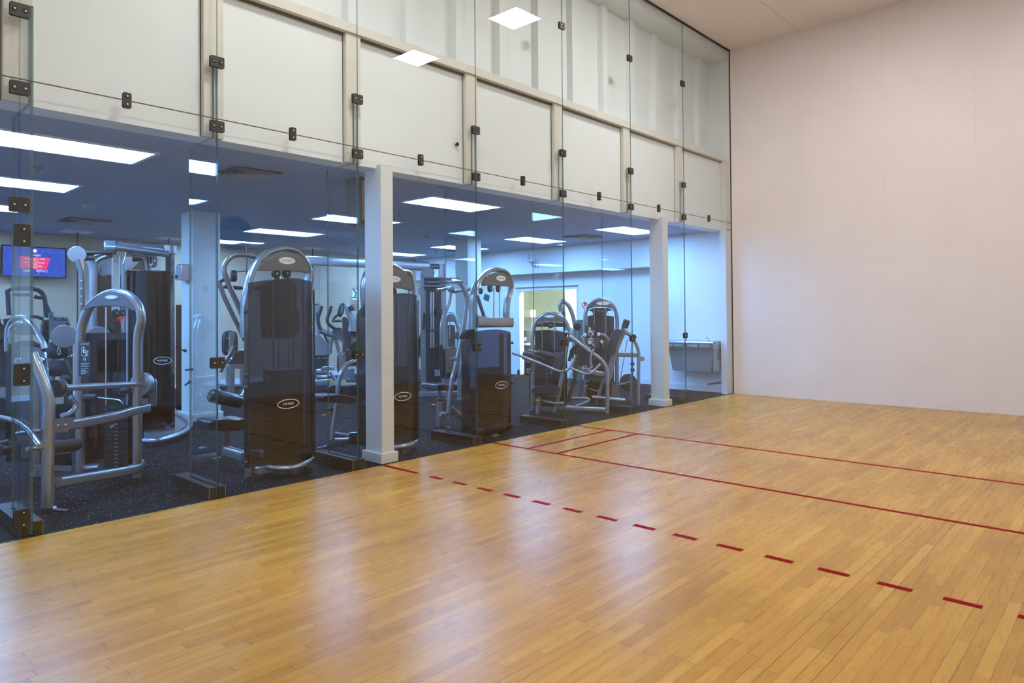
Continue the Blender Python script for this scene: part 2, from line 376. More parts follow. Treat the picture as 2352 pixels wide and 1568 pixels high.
# upper wall behind the glass
u = MB(); u.box((-.35, -15.2, 2.884), (-.13, .1, 4.12))
so = MB()
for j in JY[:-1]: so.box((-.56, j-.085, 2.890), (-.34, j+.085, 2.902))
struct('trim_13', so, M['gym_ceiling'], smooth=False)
struct('wall_upper', u, M['white_panel'], smooth=False)
c_ = MB()
for j in JY[:-1]:
    c_.box((-.14, j-.075, 2.885), (-.075, j+.085, 4.11))
c_.box((-.14, -.16, 2.885), (-.02, -.0, 4.11))
struct('trim_5', c_, M['cream_steel'], smooth=False)
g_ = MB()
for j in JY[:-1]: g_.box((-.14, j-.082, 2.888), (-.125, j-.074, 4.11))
g_.box((-.14, -12, 4.088), (-.112, 0, 4.112))  # dark strips along the column sides and under the ledge
struct('trim_6', g_, M['dark_strip'], smooth=False)
struct('trim_7', MB().box((-.34, -15, 4.112), (-.05, -.005, 4.20)), M['cream_steel'], smooth=False)
cl = MB(); cl.box((-.5, -15, 4.2), (-.40, .1, H+.2))
struct('wall_cladding', cl, M['cladding'], smooth=False)
rb = MB()
y = -12.1
for k in range(20):
    yy = -8.5+.72*(k-5)
    if yy > -.3: break
    rb.prism([V((-.401, yy, 4.2)), V((-.401, yy+.17, 4.2)), V((-.32, yy+.145, 4.2)), V((-.32, yy+.025, 4.2))], (0,0,H-4.2+.1))
struct('trim_8', rb, M['cladding'], smooth=False)
struct('trim_9', MB().box((-.4, -15, 5.93), (-.03, -.005, 6.2)), M['cladding'], smooth=False)
struct('trim_10', MB().box((-.02, YB, H-.014), (.014, 0, H+.01)), M['black_gasket'], smooth=False)
struct('trim_11', MB().box((-.012, -.004, 0.), (.006, .002, H)), M['black_gasket'], smooth=False)
struct('wall_end', MB().box((-.5, -.035, 2.9), (-.014, .1, H+.1)), M['white_panel'], smooth=False)
struct('wall_jamb', MB().box((-.13, -.2, 0), (-.02, -.002, 2.9)), M['gym_wall'], smooth=False)

# ------------------------------------------------------------------ glass wall
struct('trim_14', MB().box((-.0095, YB, 3.0178), (-.0008, -.004, 3.0242)), mat('brown_joint_sealant', (.12,.095,.075), .6), smooth=False)
panes = []
edges = [YB] + [JY[0]-1.25] + JY
k = 1
for i in range(len(edges)-1):
    a, b = edges[i]+.002, edges[i+1]-.002
    for (z0, z1) in ((.004, 3.018), (3.024, H-.012)):
        mb = MB()
        vs = [V((x,yy,zz)) for zz in (z0,z1) for yy in (a,b) for x in (-.010, 0)]
        mb.mi = 0; mb.add(vs, [(0,4,6,2),(1,3,7,5)]); n = len(mb.v)
        mb.mi = 1; mb.f += [(0,2,3,1),(4,5,7,6),(0,1,5,4),(2,6,7,3)]; mb.m += [1]*4
        struct('window_%d' % k, mb, [M['glass'], M['glass_edge']], smooth=False); k += 1
ords = ['leftmost', 'second', 'third', 'fourth', 'fifth', 'sixth', 'seventh']
def jl(i): return 'leftmost glass joint' if i == 0 else '%s glass joint from the left' % ords[i]
for i, j in enumerate(JY[:-1]):
    jj = j+.07 if i == 0 else j
    t = thing('glass_fin', 'tall clear glass stiffening fin standing behind the %s' % jl(i), 'glass fin', (-.27, jj, 0), 'glass fins along the glass wall')
    mb = MB(); y0, y1 = jj-.0095, jj+.0095
    poly = None
    if 1: poly = [(-.016,.01),(-.52,.01),(-.52,2.882),(-.073,2.882),(-.073,3.53),(-.016,3.53)]
    n = len(poly)
    mb.mi = 0; mb.add([V((x,y0,z)) for x,z in poly]+[V((x,y1,z)) for x,z in poly], [tuple(range(n)), tuple(range(2*n-1,n-1,-1))])
    mb.mi = 1; mb.f += [(q,q+n,(q+1)%n+n,(q+1)%n) for q in range(n)]; mb.m += [1]*n
    mb.build('glass_pane', [M['glass'], M['glass_edge']], t, smooth=False)
    # floor shoe: a dark channel box either side of the fin with a bare edge
    s_ = MB()
    s_.box((-.72, jj-.065, 0), (-.0135, jj-.012, .095)).box((-.72, jj+.012, 0), (-.0135, jj+.065, .095))
    s_.box((-.72, jj-.012, 0), (-.53, jj+.012, .095))
    s_.build('floor_shoe', M['shoe'], t, smooth=False)
    e_ = MB()
    for a_, b_ in ((jj-.068, jj-.012), (jj+.012, jj+.068)):
        e_.box((-.0133, a_, .093), (-.0125, b_, .099)); 
    e_.box((-.0133, jj-.068, 0), (-.0125, jj-.062, .098)); e_.box((-.0133, jj+.062, 0), (-.0125, jj+.068, .098))
    e_.build('shoe_edge', M['shoe_edge'], t, smooth=False)
def clamp(y, z, hy, hz, bolts, label, group):
    t = thing('glass_clamp', label, 'glass clamp', (0, y, z-hz), group)
    MB().obox((.004, y, z), (0,1,0), (0,0,1), (1,0,0), hy, hz, .0035, .010).build('plate', M['clamp'], t)
    MB().obox((-.017, y, z), (0,1,0), (0,0,1), (1,0,0), hy, hz, .0035, .010).build('back_plate', M['clamp'], t)
    for by, bz in bolts:
        b = MB().cyl((.0075, y+by, z+bz), (.011, y+by, z+bz), .015, 14).build('bolt', M['gloss_black'], t)
        MB().cyl((.011, y+by, z+bz), (.0135, y+by, z+bz), .006, 10).cyl((.0135, y+by, z+bz), (.014, y+by, z+bz), .003, 6).build('bolt_head', M['bolt'], b)
CZ_=0
hs = [('high above the cross joint', 3.475), ('just under the cross joint', 2.96), ('at waist height', 1.076), ('near the ceiling', 5.10)]
for i, j in enumerate(JY[:-1]):
    for w_, z in hs:
        if z > 5 and i < 3: continue
        if i == 0 and z < 2: continue
        clamp(j, z, .056, .044, ((-.03,0),(.03,0)), 'black two-bolt clamp %s on the %s' % (w_, jl(i)), 'clamps on the upright glass joints')
clamp(JY[0], 2.19, .056, .048, ((-.03,0),(.03,0)), 'black two-bolt clamp at head height on the leftmost glass joint, right above a squarer clamp', 'clamps on the upright glass joints')
for z, w_ in ((1.99,'beside the television'), (1.074,'at waist height'), (.134,'just above the floor')):
    clamp(JY[0]+.015, z, .045, .072 if z != .134 else .06, ((.008,.04),(.008,-.04)), 'black upright two-bolt clamp at the leftmost glass fin, %s' % w_, 'clamps at the leftmost fin')
for i, (y, w_) in enumerate(((-9.861,'leftmost'),(-8.538,'second'),(-7.106,'third'),(-5.542,'fourth'),(-3.999,'fifth'),(-2.459,'sixth'),(-.844,'rightmost'))):
    clamp(y, 3.021, .028, .056, ((0,.03),(0,-.03)), 'black upright clamp on the horizontal glass joint, %s one' % (w_ if w_ in ('leftmost','rightmost') else w_+' from the left'), 'clamps on the horizontal glass joint')

# ------------------------------------------------------------------ pillars and lamps
def pillar(x0, x1, y0, y1, label, base=.10):
    t = thing('pillar', label, 'pillar', ((x0+x1)/2, (y0+y1)/2, 0)); t['kind'] = 'structure'
    MB().box((x0, y0, 0), (x1, y1, CH+.02)).build('shaft', M['pillar'], t, smooth=False, bevel=.006)
    b_ = .028
    MB().prism([V((x0-b_,y0-b_,0)), V((x1+b_,y0-b_,0)), V((x1+b_,y1+b_,0)), V((x0-b_,y1+b_,0))], (0,0,base)).build('skirting', M['pillar'], t, smooth=False, bevel=.006)
pillar(-.33, -.06, -7.566, -7.418, 'slim white pillar behind the glass, between the two nearest tall machines')
pillar(-.30, -.06, -2.26, -2.103, 'slim white pillar behind the glass near the drinking fountain')
pillar(-4.60, -4.2, -7.66, -7.28, 'white pillar deep in the gym behind the second glass fin')
PB = hit(1104, 800, (0,-2.47,0), (0,1,0))
pillar(-4.55, -4.20, -2.47, -2.1, 'white pillar deep in the gym near the far wall')

def troffer(x, y, label, group, z, hx, hy, lamp, fr=.035):
    t = thing('ceiling_light', label, 'ceiling light', (x, y, z-.03), group)
    m_ = MB()
    for a, b, c2, d2 in ((-hx-fr, -hy-fr, hx+fr, -hy), (-hx-fr, hy, hx+fr, hy+fr), (-hx-fr, -hy, -hx, hy), (hx, -hy, hx+fr, hy)):
        m_.box((x+a, y+b, z-.012), (x+c2, y+d2, z-.0005))
    m_.build('frame', M['troffer'], t, smooth=False)
    MB().box((x-hx, y-hy, z-.009), (x+hx, y+hy, z-.001)).build('diffuser', lamp, t, smooth=False)
rows = [(-1.32,'nearest the glass'), (-3.5,'second row from the glass'), (-5.7,'third row from the glass'), (-7.85,'farthest row from the glass')]
cols = [(-1.27,'by the far wall'), (-5.47,'in the middle of the gym'), (-9.9,'at the left of the gym'), (-14.0,'added out of view at the left end of the gym')]  # last position is unseen, added for its light from the left
for x, a in rows:
    for y, b in cols:
        troffer(x, y, 'bright recessed ceiling light %s, %s' % (a, b), 'gym ceiling lights', CH, .29, .6, M['gym_lamp'])
for x in (1.83, 4.27):
    for y in (-3.65, -8.54):
        troffer(x, y, 'square court ceiling light, %s one %s' % ('glass-side' if x < 2 else 'right-hand', 'towards the front wall' if y > -5 else 'towards the back wall'), 'court ceiling lights', H, .29, .29, M['court_lamp'])
troffer(-4.6, 1.6, 'warm ceiling light in the office behind the doorway', None, 2.6, .29, .6, mat('office_lamp_diffuser', (.9,.9,.9), .5, emit=(.9,1.,.85), es=32))
# ------------------------------------------------------------------ gym equipment
def KK(ox, oy, s): return lambda p: (ox+p[0]/s, oy+p[1]/s)
K1=KK(0,500,3.92); K2=KK(0,850,3.824); K3=KK(420,540,4.9); K4=KK(420,840,4.9); K5=KK(820,560,5.6); K6=KK(820,820,5.6)
K7=KK(1160,560,6.03); K8=KK(1160,760,6.533); Z1=KK(0,540,6.535); Z2=KK(0,700,7.127); Z3=KK(150,540,7.127); Z4=KK(700,660,8.711); Z5=KK(700,820,6.533); Z6=KK(940,600,5.228); ID=KK(0,0,1)
UP = V((0,0,1))
class Pl:
    """a vertical working plane standing in the gym: ground point o, horizontal normal n"""
    def __init__(s, o, n): s.o = V(o); s.n = V(n).normalized(); s.r = UP.cross(s.n).normalized()   # r: to the right seen from the front
    def at(s, off): return Pl(s.o+s.n*off, s.n)
    def __call__(s, K, pts):
        out = []
        for p in pts:
            q = hit(*K(p), s.o, s.n); 
            if q.z < .004: q.z = .004
            out.append(q)
        return out
    def loc(s, a, z, off=0): return s.o+s.r*a+s.n*off+UP*z
def ell(a, b, n=14): return [(math.cos(2*PI*k/n)*a, math.sin(2*PI*k/n)*b) for k in range(n)]
def tube(t, name, m, P, K, pts, r=None, prof=None, sub=5, label=None, smooth=True):
    pp = P(K, pts)
    mb = MB()
    if prof: mb.tube(pp, 0, prof=prof, up=P.n, sub=sub, smooth=smooth)
    else: mb.tube(pp, r, sub=sub, smooth=smooth)
    o = mb.build(name, m, t)
    if label: o['label'] = label
    return o
def plate(t, name, m, P, K, pts, th, off=0, label=None, bevel=0, sm=False):
    pp = P.at(off)(K, pts)
    if sm: pp = spline(pp, 4, True)
    o = MB().prism(pp, P.n*th).build(name, m, t, bevel=bevel)
    if label: o['label'] = label
    return o
def disc(t, name, m, P, K, c, r, th, off=0, axis=None, label=None, seg=24):
    c_ = P.at(off)(K, [c])[0]; ax = (axis or P.n).normalized()
    o = MB().cyl(c_-ax*th/2, c_+ax*th/2, r, seg).build(name, m, t, bevel=min(th, r)*.15)
    if label: o['label'] = label
    return o
def pulley(t, P, K, c, r, off=0, axis=None):
    c_ = P.at(off)(K, [c])[0]; ax = (axis or P.n).normalized()
    o = MB().cyl(c_-ax*.012, c_+ax*.012, r, 24).build('pulley', M['black'], t, bevel=.003)
    MB().cyl(c_-ax*.016, c_+ax*.016, r*.18, 10).build('axle', M['bolt'], o); return o
def rod(t, P, K, a, b, r=.008, off=0, name='guide_rod', m=None):
    p = P.at(off)(K, [a, b]); p[1].x, p[1].y = (p[1].x, p[1].y)
    return MB().cyl(p[0], p[1], r, 10).build(name, m or M['steel'], t)
def logo(t, P, c, w, h, txt='MATRIX', kind='white', label=None, name='badge', tint=None):
    """oval maker's badge: white plate with dark letters, or a white ring with white letters"""
    mb = MB(); n = 28
    ov = lambda a, b, o_: [c+P.r*(math.cos(2*PI*k/n)*a)+UP*(math.sin(2*PI*k/n)*b)+P.n*o_ for k in range(n)]
    if kind == 'white':
        mb.prism(ov(w/2, h/2, 0), P.n*.004)
        o = mb.build(name, M['white_logo'], t)
        MB().add(ov(w*.475, h*.44, .0045)+ov(w*.445, h*.40, .0045), [(k, (k+1)%n, (k+1)%n+n, k+n) for k in range(n) if not (5 <= k <= 8 or 19 <= k <= 22)]).build('badge_ring', M['black'], o)
        if txt: MB().text(txt, c+P.n*.0045, P.r, UP, h*.40).build('badge_lettering', M['black'], o)
    else:
        mb.add(ov(w/2, h/2, 0)+ov(w/2-.006, h/2-.006, 0), [(k, (k+1)%n, (k+1)%n+n, k+n) for k in range(n)])
        if txt: mb.text(txt, c, P.r, UP, h*.34)
        o = mb.build(name, M['white_logo'], t)
    if label: o['label'] = label
    return o
def shroud(t, pts2d, z0, z1, name='smoked_shroud', m=None, sub=5, topf=None):
    """curved upright sheet following a plan curve, closed to a thin solid"""
    P_ = spline([V((x, y, 0)) for x, y in pts2d], sub) if len(pts2d) > 2 else [V((x,y,0)) for x,y in pts2d]
    n = len(P_); ctr = sum(P_, V((0,0,0)))/n; vs = []
    inner = [p+(ctr-p).normalized()*.008 for p in P_]
    zt = [z1 if topf is None else topf(i/(n-1)) for i in range(n)]
    vs = [p+UP*z0 for p in P_]+[p+UP*zt[i] for i, p in enumerate(P_)]+[p+UP*z0 for p in inner]+[p+UP*zt[i] for i, p in enumerate(inner)]
    fs = [(i, i+1, i+1+n, i+n) for i in range(n-1)]+[(i+2*n, i+3*n, i+1+3*n, i+1+2*n) for i in range(n-1)]+[(i+n, i+1+n, i+1+3*n, i+3*n) for i in range(n-1)]+[(i, i+2*n, i+1+2*n, i+1) for i in range(n-1)]
    fs += [(0, n, 3*n, 2*n), (n-1, 3*n-1, 4*n-1, 2*n-1)]
    return MB().add(vs, fs).build(name, m or M['shroud'], t)
def stack(t, P, cx, z0, z1, w, d, off, n=14, pin=None):
    """weight stack: a pile of separate black plates"""
    o = None; h = (z1-z0)/n
    for k in range(n):
        c = P.loc(cx, z0+h*(k+.5), off)
        o = MB().obox(c, P.r, P.n, UP, w/2, d/2, h*.44).build('weight_plate', M['black'], t, smooth=False)
        MB().obox(c+P.n*(d/2+.001), P.r, UP, P.n, .014, h*.18, .0008).build('plate_number', M['silver_dark'], o, smooth=False)
def placard(t, P, c, w, h, title, figure=True):
    o = MB().obox(c, P.r, UP, P.n, w/2, h/2, .003, .008).build('instruction_placard', M['gloss_black'], t)
    mb = MB()
    if title: mb.text(title, c+UP*h*.43+P.n*.0035, P.r, UP, w*.15)
    q = c+UP*h*.2+P.n*.0036
    def seg(a, b, r): mb.obox(q+P.r*((a[0]+b[0])/2*w)+UP*((a[1]+b[1])/2*w), (P.r*(b[0]-a[0])+UP*(b[1]-a[1])).normalized(), (P.r*-(b[1]-a[1])+UP*(b[0]-a[0])).normalized(), P.n, math.hypot(b[0]-a[0], b[1]-a[1])*w/2, r*w, .0003)
    if figure:
        mb.cyl(q+P.r*-.08*w+UP*.33*w, q+P.r*-.08*w+UP*.33*w+P.n*.0006, .07*w, 12)
        for a, b, r in (((-.1,.24),(-.14,-.02),.05),((-.14,-.02),(.12,-.04),.045),((.12,-.04),(.14,-.3),.035),((-.1,.18),(.08,.1),.028),((-.26,.4),(-.26,-.32),.02),((-.26,-.32),(.3,-.32),.02),((.24,.1),(.24,-.32),.02),((.08,.14),(.36,.0),.018),((-.26,.4),(-.1,.47),.02)): seg(a, b, r)
        for a in (-.07, .07): seg((a,-.45),(a,-.72), .03)
    for k in range(7):
        ln = (.38,.30,.36,.34,.22,.33,.2)[k]; z = -h*.13-k*h*.045-(h*.02 if k > 2 else 0)
        mb.obox(c+UP*z+P.n*.0034-P.r*(.36-ln)*w*.9, P.r, UP, P.n, ln*w, h*.006, .0003)
    mb.build('placard_print', M['white_logo'], o, smooth=False)
    return o
SI, SD = M['silver'], M['silver_dark']
def pad_end(t, a, b, r, name='roller_pad', m=None, label=None):
    a, b = V(a), V(b); d = (b-a); n = d.normalized(); L = d.length
    mb = MB(); pts = [a, a+n*.012, a+n*.03, b-n*.03, b-n*.012, b]
    x = n.orthogonal().normalized(); y = n.cross(x); seg = 16; vs = []
    rr_ = [r*.72, r*.93, r, r, r*.93, r*.72]
    for p, q in zip(pts, rr_): vs += [p+x*math.cos(2*PI*k/seg)*q+y*math.sin(2*PI*k/seg)*q for k in range(seg)]
    fs = [(i*seg+k, i*seg+(k+1)%seg, (i+1)*seg+(k+1)%seg, (i+1)*seg+k) for i in range(5) for k in range(seg)]+[tuple(range(seg-1,-1,-1)), tuple(5*seg+k for k in range(seg))]
    o = mb.add(vs, fs).build(name, m or M['foam'], t)
    if label: o['label'] = label
    return o
def cushion(t, P, K, pts, th, off, name='seat', m=None, label=None, smooth=True):
    pp = P.at(off)(K, pts)
    if smooth: pp = spline(pp, 4, True)
    c = sum(pp, V((0,0,0)))/len(pp); n = len(pp); vs = []; fs = []
    for d, s in ((-.5, .90), (-.42, .98), (-.25, 1), (.25, 1), (.42, .98), (.5, .90)): vs += [c+(p-c)*s+P.n*(th*d) for p in pp]
    for i in range(5): fs += [(i*n+k, i*n+(k+1)%n, (i+1)*n+(k+1)%n, (i+1)*n+k) for k in range(n)]
    fs += [tuple(range(n-1,-1,-1)), tuple(5*n+k for k in range(n))]
    o = MB().add(vs, fs).build(name, m or M['leather'], t)
    if label: o['label'] = label
    return o
def foot(t, P, K, c, r, off=0, h=.022):
    q = P.at(off)(K, [c])[0]; q.z = 0
    return MB().cyl(q, q+UP*h, r, 18).build('rubber_foot', M['rubber'], t)
def tab(t, p, d, L=.09, w=.035):
    p = V(p); d = V((d[0], d[1], 0)).normalized(); s = UP.cross(d)
    MB().tube([p+UP*.03, p+d*.02+UP*.012, p+d*L+UP*.006], 0, prof=[(-w/2,-.003),(w/2,-.003),(w/2,.003),(-w/2,.003)], up=UP).build('floor_bracket', SI, t)
def bolts(t, P, K, pts, off, r=.011):
    for p in pts:
        c = P.at(off)(K, [p])[0]; MB().cyl(c-P.n*.004, c+P.n*.006, r, 6).build('bolt', M['bolt'], t)
RB = lambda w, h, r=.02: rrect(w/2, h/2, r, 3)

# ---- A: seated dip machine, nearest on the left
PA = Pl((-1.5,-9.53,0), (.574,-.819,0)); va = PA.r; SA = Pl(PA.o+va*.30, va)
t = thing('dip_machine', 'silver seated dip machine with arched frame and blank oval badge, nearest on the left', 'exercise machine', (-1.3,-9.8,0))
tube(t,'arch_frame',SI,PA,K1,[(725,2285),(724,1900),(722,1500),(724,1150),(738,985),(765,890),(812,800),(880,735),(965,685),(1062,668),(1150,690),(1222,755),(1262,840),(1270,930),(1250,1020),(1240,1130),(1238,1500),(1236,1900),(1236,2340)],prof=ell(.033,.05))
hp = plate(t,'head_cover',M['head_grey'],PA,K1,[(757,832),(790,785),(850,725),(920,682),(1000,662),(1075,664),(1150,690),(1205,748),(1250,828),(1222,840),(1150,812),(1050,797),(950,796),(860,805),(780,832)],.03,.02,bevel=.006)
c = PA.at(.052)(K1,[(1003,714)])[0]; logo(hp, PA, c, .128, .034, '', 'white')
for x in (955,1145): rod(t,PA,K1,(x,805),(x,2280),.008,-.02)
for x in (1040,1100): pulley(t,PA,K1,(x,855),.036,-.02,va)
rod(t,PA,K1,(1072,880),(1050,2000),.004,-.02,'cable',M['cable'])
stack(t,PA,.075,.08,.60,.23,.11,-.06,15)
MB().obox(PA.loc(.075,.63,-.06),PA.r,PA.n,UP,.12,.05,.02).build('stack_top_block',M['gloss_black'],t,smooth=False)
c = PA.loc(.055,.46,.0); MB().cyl(c,c+PA.n*.03,.016,14).build('selector_pin',mat('brass_pin_knob',(.5,.36,.2),.3,.7),t)
sh = [PA.loc(a,0,o_) for a,o_ in ((-.28,-.05),(-.22,-.14),(.0,-.2),(.22,-.14),(.27,-.05))]
shroud(t,[(p.x,p.y) for p in sh],.10,1.30)
pc = PA.at(.06)(K1,[(765,1270)])[0]; placard(t,PA,pc,.108,.31,'SEATED DIP')
mb = MB(); c = PA.at(.1)(K1,[(1088,905)])[0]
mb.prism([c+PA.r*x+UP*z for x,z in ((-.035,-.01),(-.022,.012),(0,.02),(.022,.012),(.04,-.012),(.015,-.004),(.005,-.045),(-.005,-.045),(-.008,-.004))],PA.n*.004); mb.obox(c-UP*.02,PA.r,PA.n,UP,.075,.002,.001)
mb.build('red_tag_cord',M['red'],t).location += V((0,0,0))
# post and press arm
PB1 = PA.at(1.03)
MB().tube(PB1(K1,[(285,1225),(318,1300),(360,1400),(398,1500)])+PB1(K2,[(408,180),(424,260),(428,350),(424,450),(420,600),(420,900),(420,1240)]),0,prof=ell(.040,.045),up=PA.n).build('front_post',SI,t)
q = PB1(K2,[(420,1250)])[0]; q.z=0; MB().cyl(q,q+UP*.025,.047,20).build('rubber_foot',M['rubber'],t); tab(t,q+va*.05,(va.x,va.y),.11)
MB().tube(SA(K2,[(430,1000),(700,955),(1000,905),(1180,870),(1240,838),(1262,800)]),0,prof=RB(.05,.085,.022),up=UP).build('base_rail',SI,t)
MB().tube(SA(K2,[(440,485),(620,478),(760,455),(900,428),(1050,395),(1180,355),(1305,330)]),0,prof=RB(.05,.082,.02),up=UP).build('upper_rail',SI,t)
for pts in ([(465,430),(650,410),(640,450),(590,540),(465,550)],[(470,945),(540,935),(530,985),(475,1050)]):
    plate(t,'gusset',SI,SA,K2,pts,.006,.028)
bolts(t,SA,K2,[(522,487),(588,482),(481,1013)],.036,.011)
tube(t,'rear_rail',SI,PA.at(-.03),K2,[(725,860),(880,850)],prof=RB(.05,.07,.02))
tube(t,'rear_rail',SI,PA.at(-.03),K2,[(1110,850),(1200,850)],prof=RB(.05,.05,.02))
q1 = SA(K2,[(500,158)])[0]; q2 = SA(K2,[(1262,118)])[0]; ax = (q2-q1).normalized()
MB().cyl(q1,q2,.026,18).build('pivot_shaft',SI,t)
o = MB().cyl(q1-ax*.03,q1+ax*.02,.07,28).build('pivot_disc',M['black'],t,bevel=.005)
MB().cyl(q1+ax*.02,q1+ax*.03,.072,28).build('disc_rim',SI,o)
c = q2-ax*.02; MB().cyl(c-ax*.03,c+ax*.03,.105,32).build('cam_disc',SI,t,bevel=.006)
c = SA(K2,[(1345,195)])[0]; MB().obox(c,(ax.cross(UP)).normalized(),UP,ax,.035,.13,.006,.03).build('cam_plate',SI,t)
MB().cyl(q2,q2+ax*.12,.02,12).build('shaft_end',M['steel'],t)
c = SA(K2,[(1248,275)])[0]; MB().obox(c,ax,UP,va,.045,.028,.03,.02).build('stop_block',SI,t)
P_ = SA.at(-.05); a,b = P_(K2,[(372,688),(690,652)]); o = pad_end(t,a,b,.048,'thigh_roller')
MB().tube(Pl((-.6,-10.31,0),(0,1,0))(K2,[(-60,402),(60,425),(160,462),(250,530),(300,600),(350,665)]),.020).build('handle_arm',SI,t)
MB().cyl(SA(K2,[(238,690)])[0],SA(K2,[(380,686)])[0],.017,14).build('roller_axle',SI,t)
MB().tube(SA.at(-.1)(K2,[(620,235),(668,290),(650,345),(600,385),(545,398)]),.020).build('dip_handle',SI,t)
a,b = PA.at(.2)(K2,[(735,245),(850,240)]); pad_end(t,a,b,.034,'rear_roller'); tube(t,'link_rod',M['steel'],PA.at(.2),K2,[(840,238),(960,250),(1040,262),(1085,290)],.008)
a,b = PA.at(.1)(K2,[(1062,185),(1150,170)]); pad_end(t,a,b,.03,'rear_roller')
mb = MB(); mb.obox(PB1(K2,[(455,860)])[0],va,UP,PA.n,.16,.02,.004,.006); mb.build('cross_strap',SD,t)
plate(t,'link_shield',M['gloss_black'],PA.at(.62),K2,[(480,740),(628,720),(632,885),(480,895)],.02)
tube(t,'brace_tube',SD,PA.at(.55),K2,[(300,60),(318,300),(322,700),(320,930)],.026)
tube(t,'brace_bar',SI,PA.at(.6),K2,[(150,555),(250,540),(370,530)],.018)

# ---- A2: machine half hidden behind the first glass fin
P2 = Pl((-2.2,-9.93,0), (.70,-.71,0))
t = thing('leg_extension_machine', 'blue-lit silver arched machine with black shroud, half hidden behind the leftmost glass fin', 'exercise machine', (-2.2,-9.93,0))
MB().tube(P2(Z2,[(130,760),(125,560),(135,420),(175,300),(240,225),(320,200),(400,215),(480,275),(560,385),(640,520),(700,620),(735,715)]),0,prof=ell(.022,.04),up=P2.n).build('arch_frame',SI,t)
MB().tube(P2.at(.12)(Z2,[(170,530),(180,400),(230,330),(300,305),(370,320)]),0,prof=ell(.02,.03),up=P2.n).build('arch_frame',SI,t)
plate(t,'head_cover',M['head_grey'],P2,Z2,[(250,470),(300,330),(480,300),(560,400),(600,480),(400,500)],.02,.03)
plate(t,'shroud_panel',M['gloss_black'],P2,Z2,[(130,2560),(128,900),(160,700),(250,620),(400,585),(560,590),(660,650),(740,740),(800,900),(815,2560)],.03,-.03)
plate(t,'shroud_panel',M['head_grey'],P2,Z2,[(300,720),(400,680),(520,670),(640,700),(720,770),(780,880),(800,1100),(800,2300),(300,2300)],.02,.02)
for c in ((305,915),(665,905)): disc(t,'pivot_cap',M['steel'],P2,Z2,c,.032,.03,.06)
plate(t,'frame_bracket',SD,P2,Z2,[(290,880),(470,900),(460,970),(290,975)],.03,.05)
tube(t,'side_tube',SD,P2,Z2,[(420,1040),(415,1700),(415,2500)],.035)
tube(t,'base_tube',SI,P2.at(.1),K2,[(290,975),(330,1010),(370,1090),(372,1130)],.04)
foot(t,P2.at(.1),K2,(330,1160),.05)
tube(t,'foot_plate_arm',M['black'],P2.at(.3),K2,[(-60,620),(0,640),(80,625)],.02)
cushion(t,P2.at(.25),K2,[(-40,650),(90,640),(92,720),(-40,735)],.2,0,'seat')

# ---- B: big multi station behind the dip machine
PB_ = Pl((-3.75,-8.75,0), (.93,-.37,0))
t = thing('multi_station_gym', 'large dark-shrouded multi-station cable gym with silver overhead boom, behind the seated dip machine', 'exercise machine', (-3.75,-8.75,0))
tube(t,'boom',SI,PB_.at(.1),Z3,[(700,175),(1000,195),(1300,215),(1540,235),(1700,262)],.055,sub=3)
tube(t,'boom',SD,PB_.at(.25),Z3,[(820,195),(1060,225),(1380,268),(1700,312)],.04,sub=3)
disc(t,'boom_end_ball',SI,PB_.at(.2),Z3,(745,200),.085,.13,axis=PB_.r)
disc(t,'boom_end_cap',SI,PB_.at(.1),Z3,(1712,240),.075,.12,axis=UP)
P_ = PB_.at(0)
tube(t,'upright',SI,P_,Z3,[(395,395),(420,450),(455,560),(462,700),(462,3300)],.05)
tube(t,'upright',SI,P_,Z3,[(1045,270),(1030,350),(990,470),(968,560),(966,700),(966,3300)],.038)
plate(t,'upright_fairing',SI,P_,Z3,[(965,560),(975,400),(1010,280),(1080,250),(1105,280),(1095,480),(1040,560),(990,600)],.05,.03)
tube(t,'cross_tube',SI,P_.at(-.1),Z3,[(1100,355),(1235,355),(1290,370),(1320,420),(1330,600)],.06)
tube(t,'cross_arm',M['black'],P_.at(.3),Z3,[(780,290),(600,285),(430,290),(290,300),(245,335),(280,375),(480,375)],.028)
tube(t,'cross_arm',SI,P_.at(.3),Z3,[(480,345),(600,300),(720,300)],.02)
tube(t,'curved_stay',SD,P_.at(.2),Z3,[(505,445),(580,385),(680,350),(780,340)],.022)
disc(t,'cable_wheel',SI,P_.at(.35),Z3,(195,318),.095,.03)
tube(t,'pulley_column',SD,P_.at(.35),Z3,[(195,400),(225,500),(262,640),(268,900),(268,1240)],prof=RB(.05,.07,.015))
tube(t,'pulley_column',SI,P_.at(.33),Z3,[(250,420),(290,540),(302,700),(302,1240)],.013)
plate(t,'column_cover',M['steel'],P_.at(.33),Z3,[(160,390),(290,390),(318,470),(300,640),(225,640),(195,500)],.02,.02)
bolts(t,P_.at(.39),Z3,[(264,745),(264,870),(264,1000),(264,1125)],0,.012)
o = plate(t,'side_shroud',M['head_grey'],P_,Z3,[(400,3200),(400,670),(420,645),(950,660),(950,3200)],.03,-.12,bevel=.01)
plate(t,'side_shroud',M['gloss_black'],P_,Z3,[(512,3200),(512,670),(545,640),(760,645),(940,655),(940,3200)],.03,-.05,bevel=.01)
plate(t,'shroud_peak',M['head_grey'],P_,Z3,[(1085,560),(1150,500),(1230,412),(1265,450),(1285,570)],.02,-.02)
plate(t,'shroud_peak',SD,P_,Z3,[(540,640),(580,470),(650,420),(760,400),(790,640)],.02,-.1)
a = P_.at(0); 
l_ = a(ID,[(290,800)])[0]; r_ = a(ID,[(401,800)])[0]
def lerp(f,off): q = l_+(r_-l_)*f+P_.n*off; return (q.x,q.y)
tz = a(ID,[(345,622)])[0].z
shroud(t,[lerp(0,.0),lerp(.15,.08),lerp(.5,.14),lerp(.8,.1),lerp(1,-.05)],.14,tz)
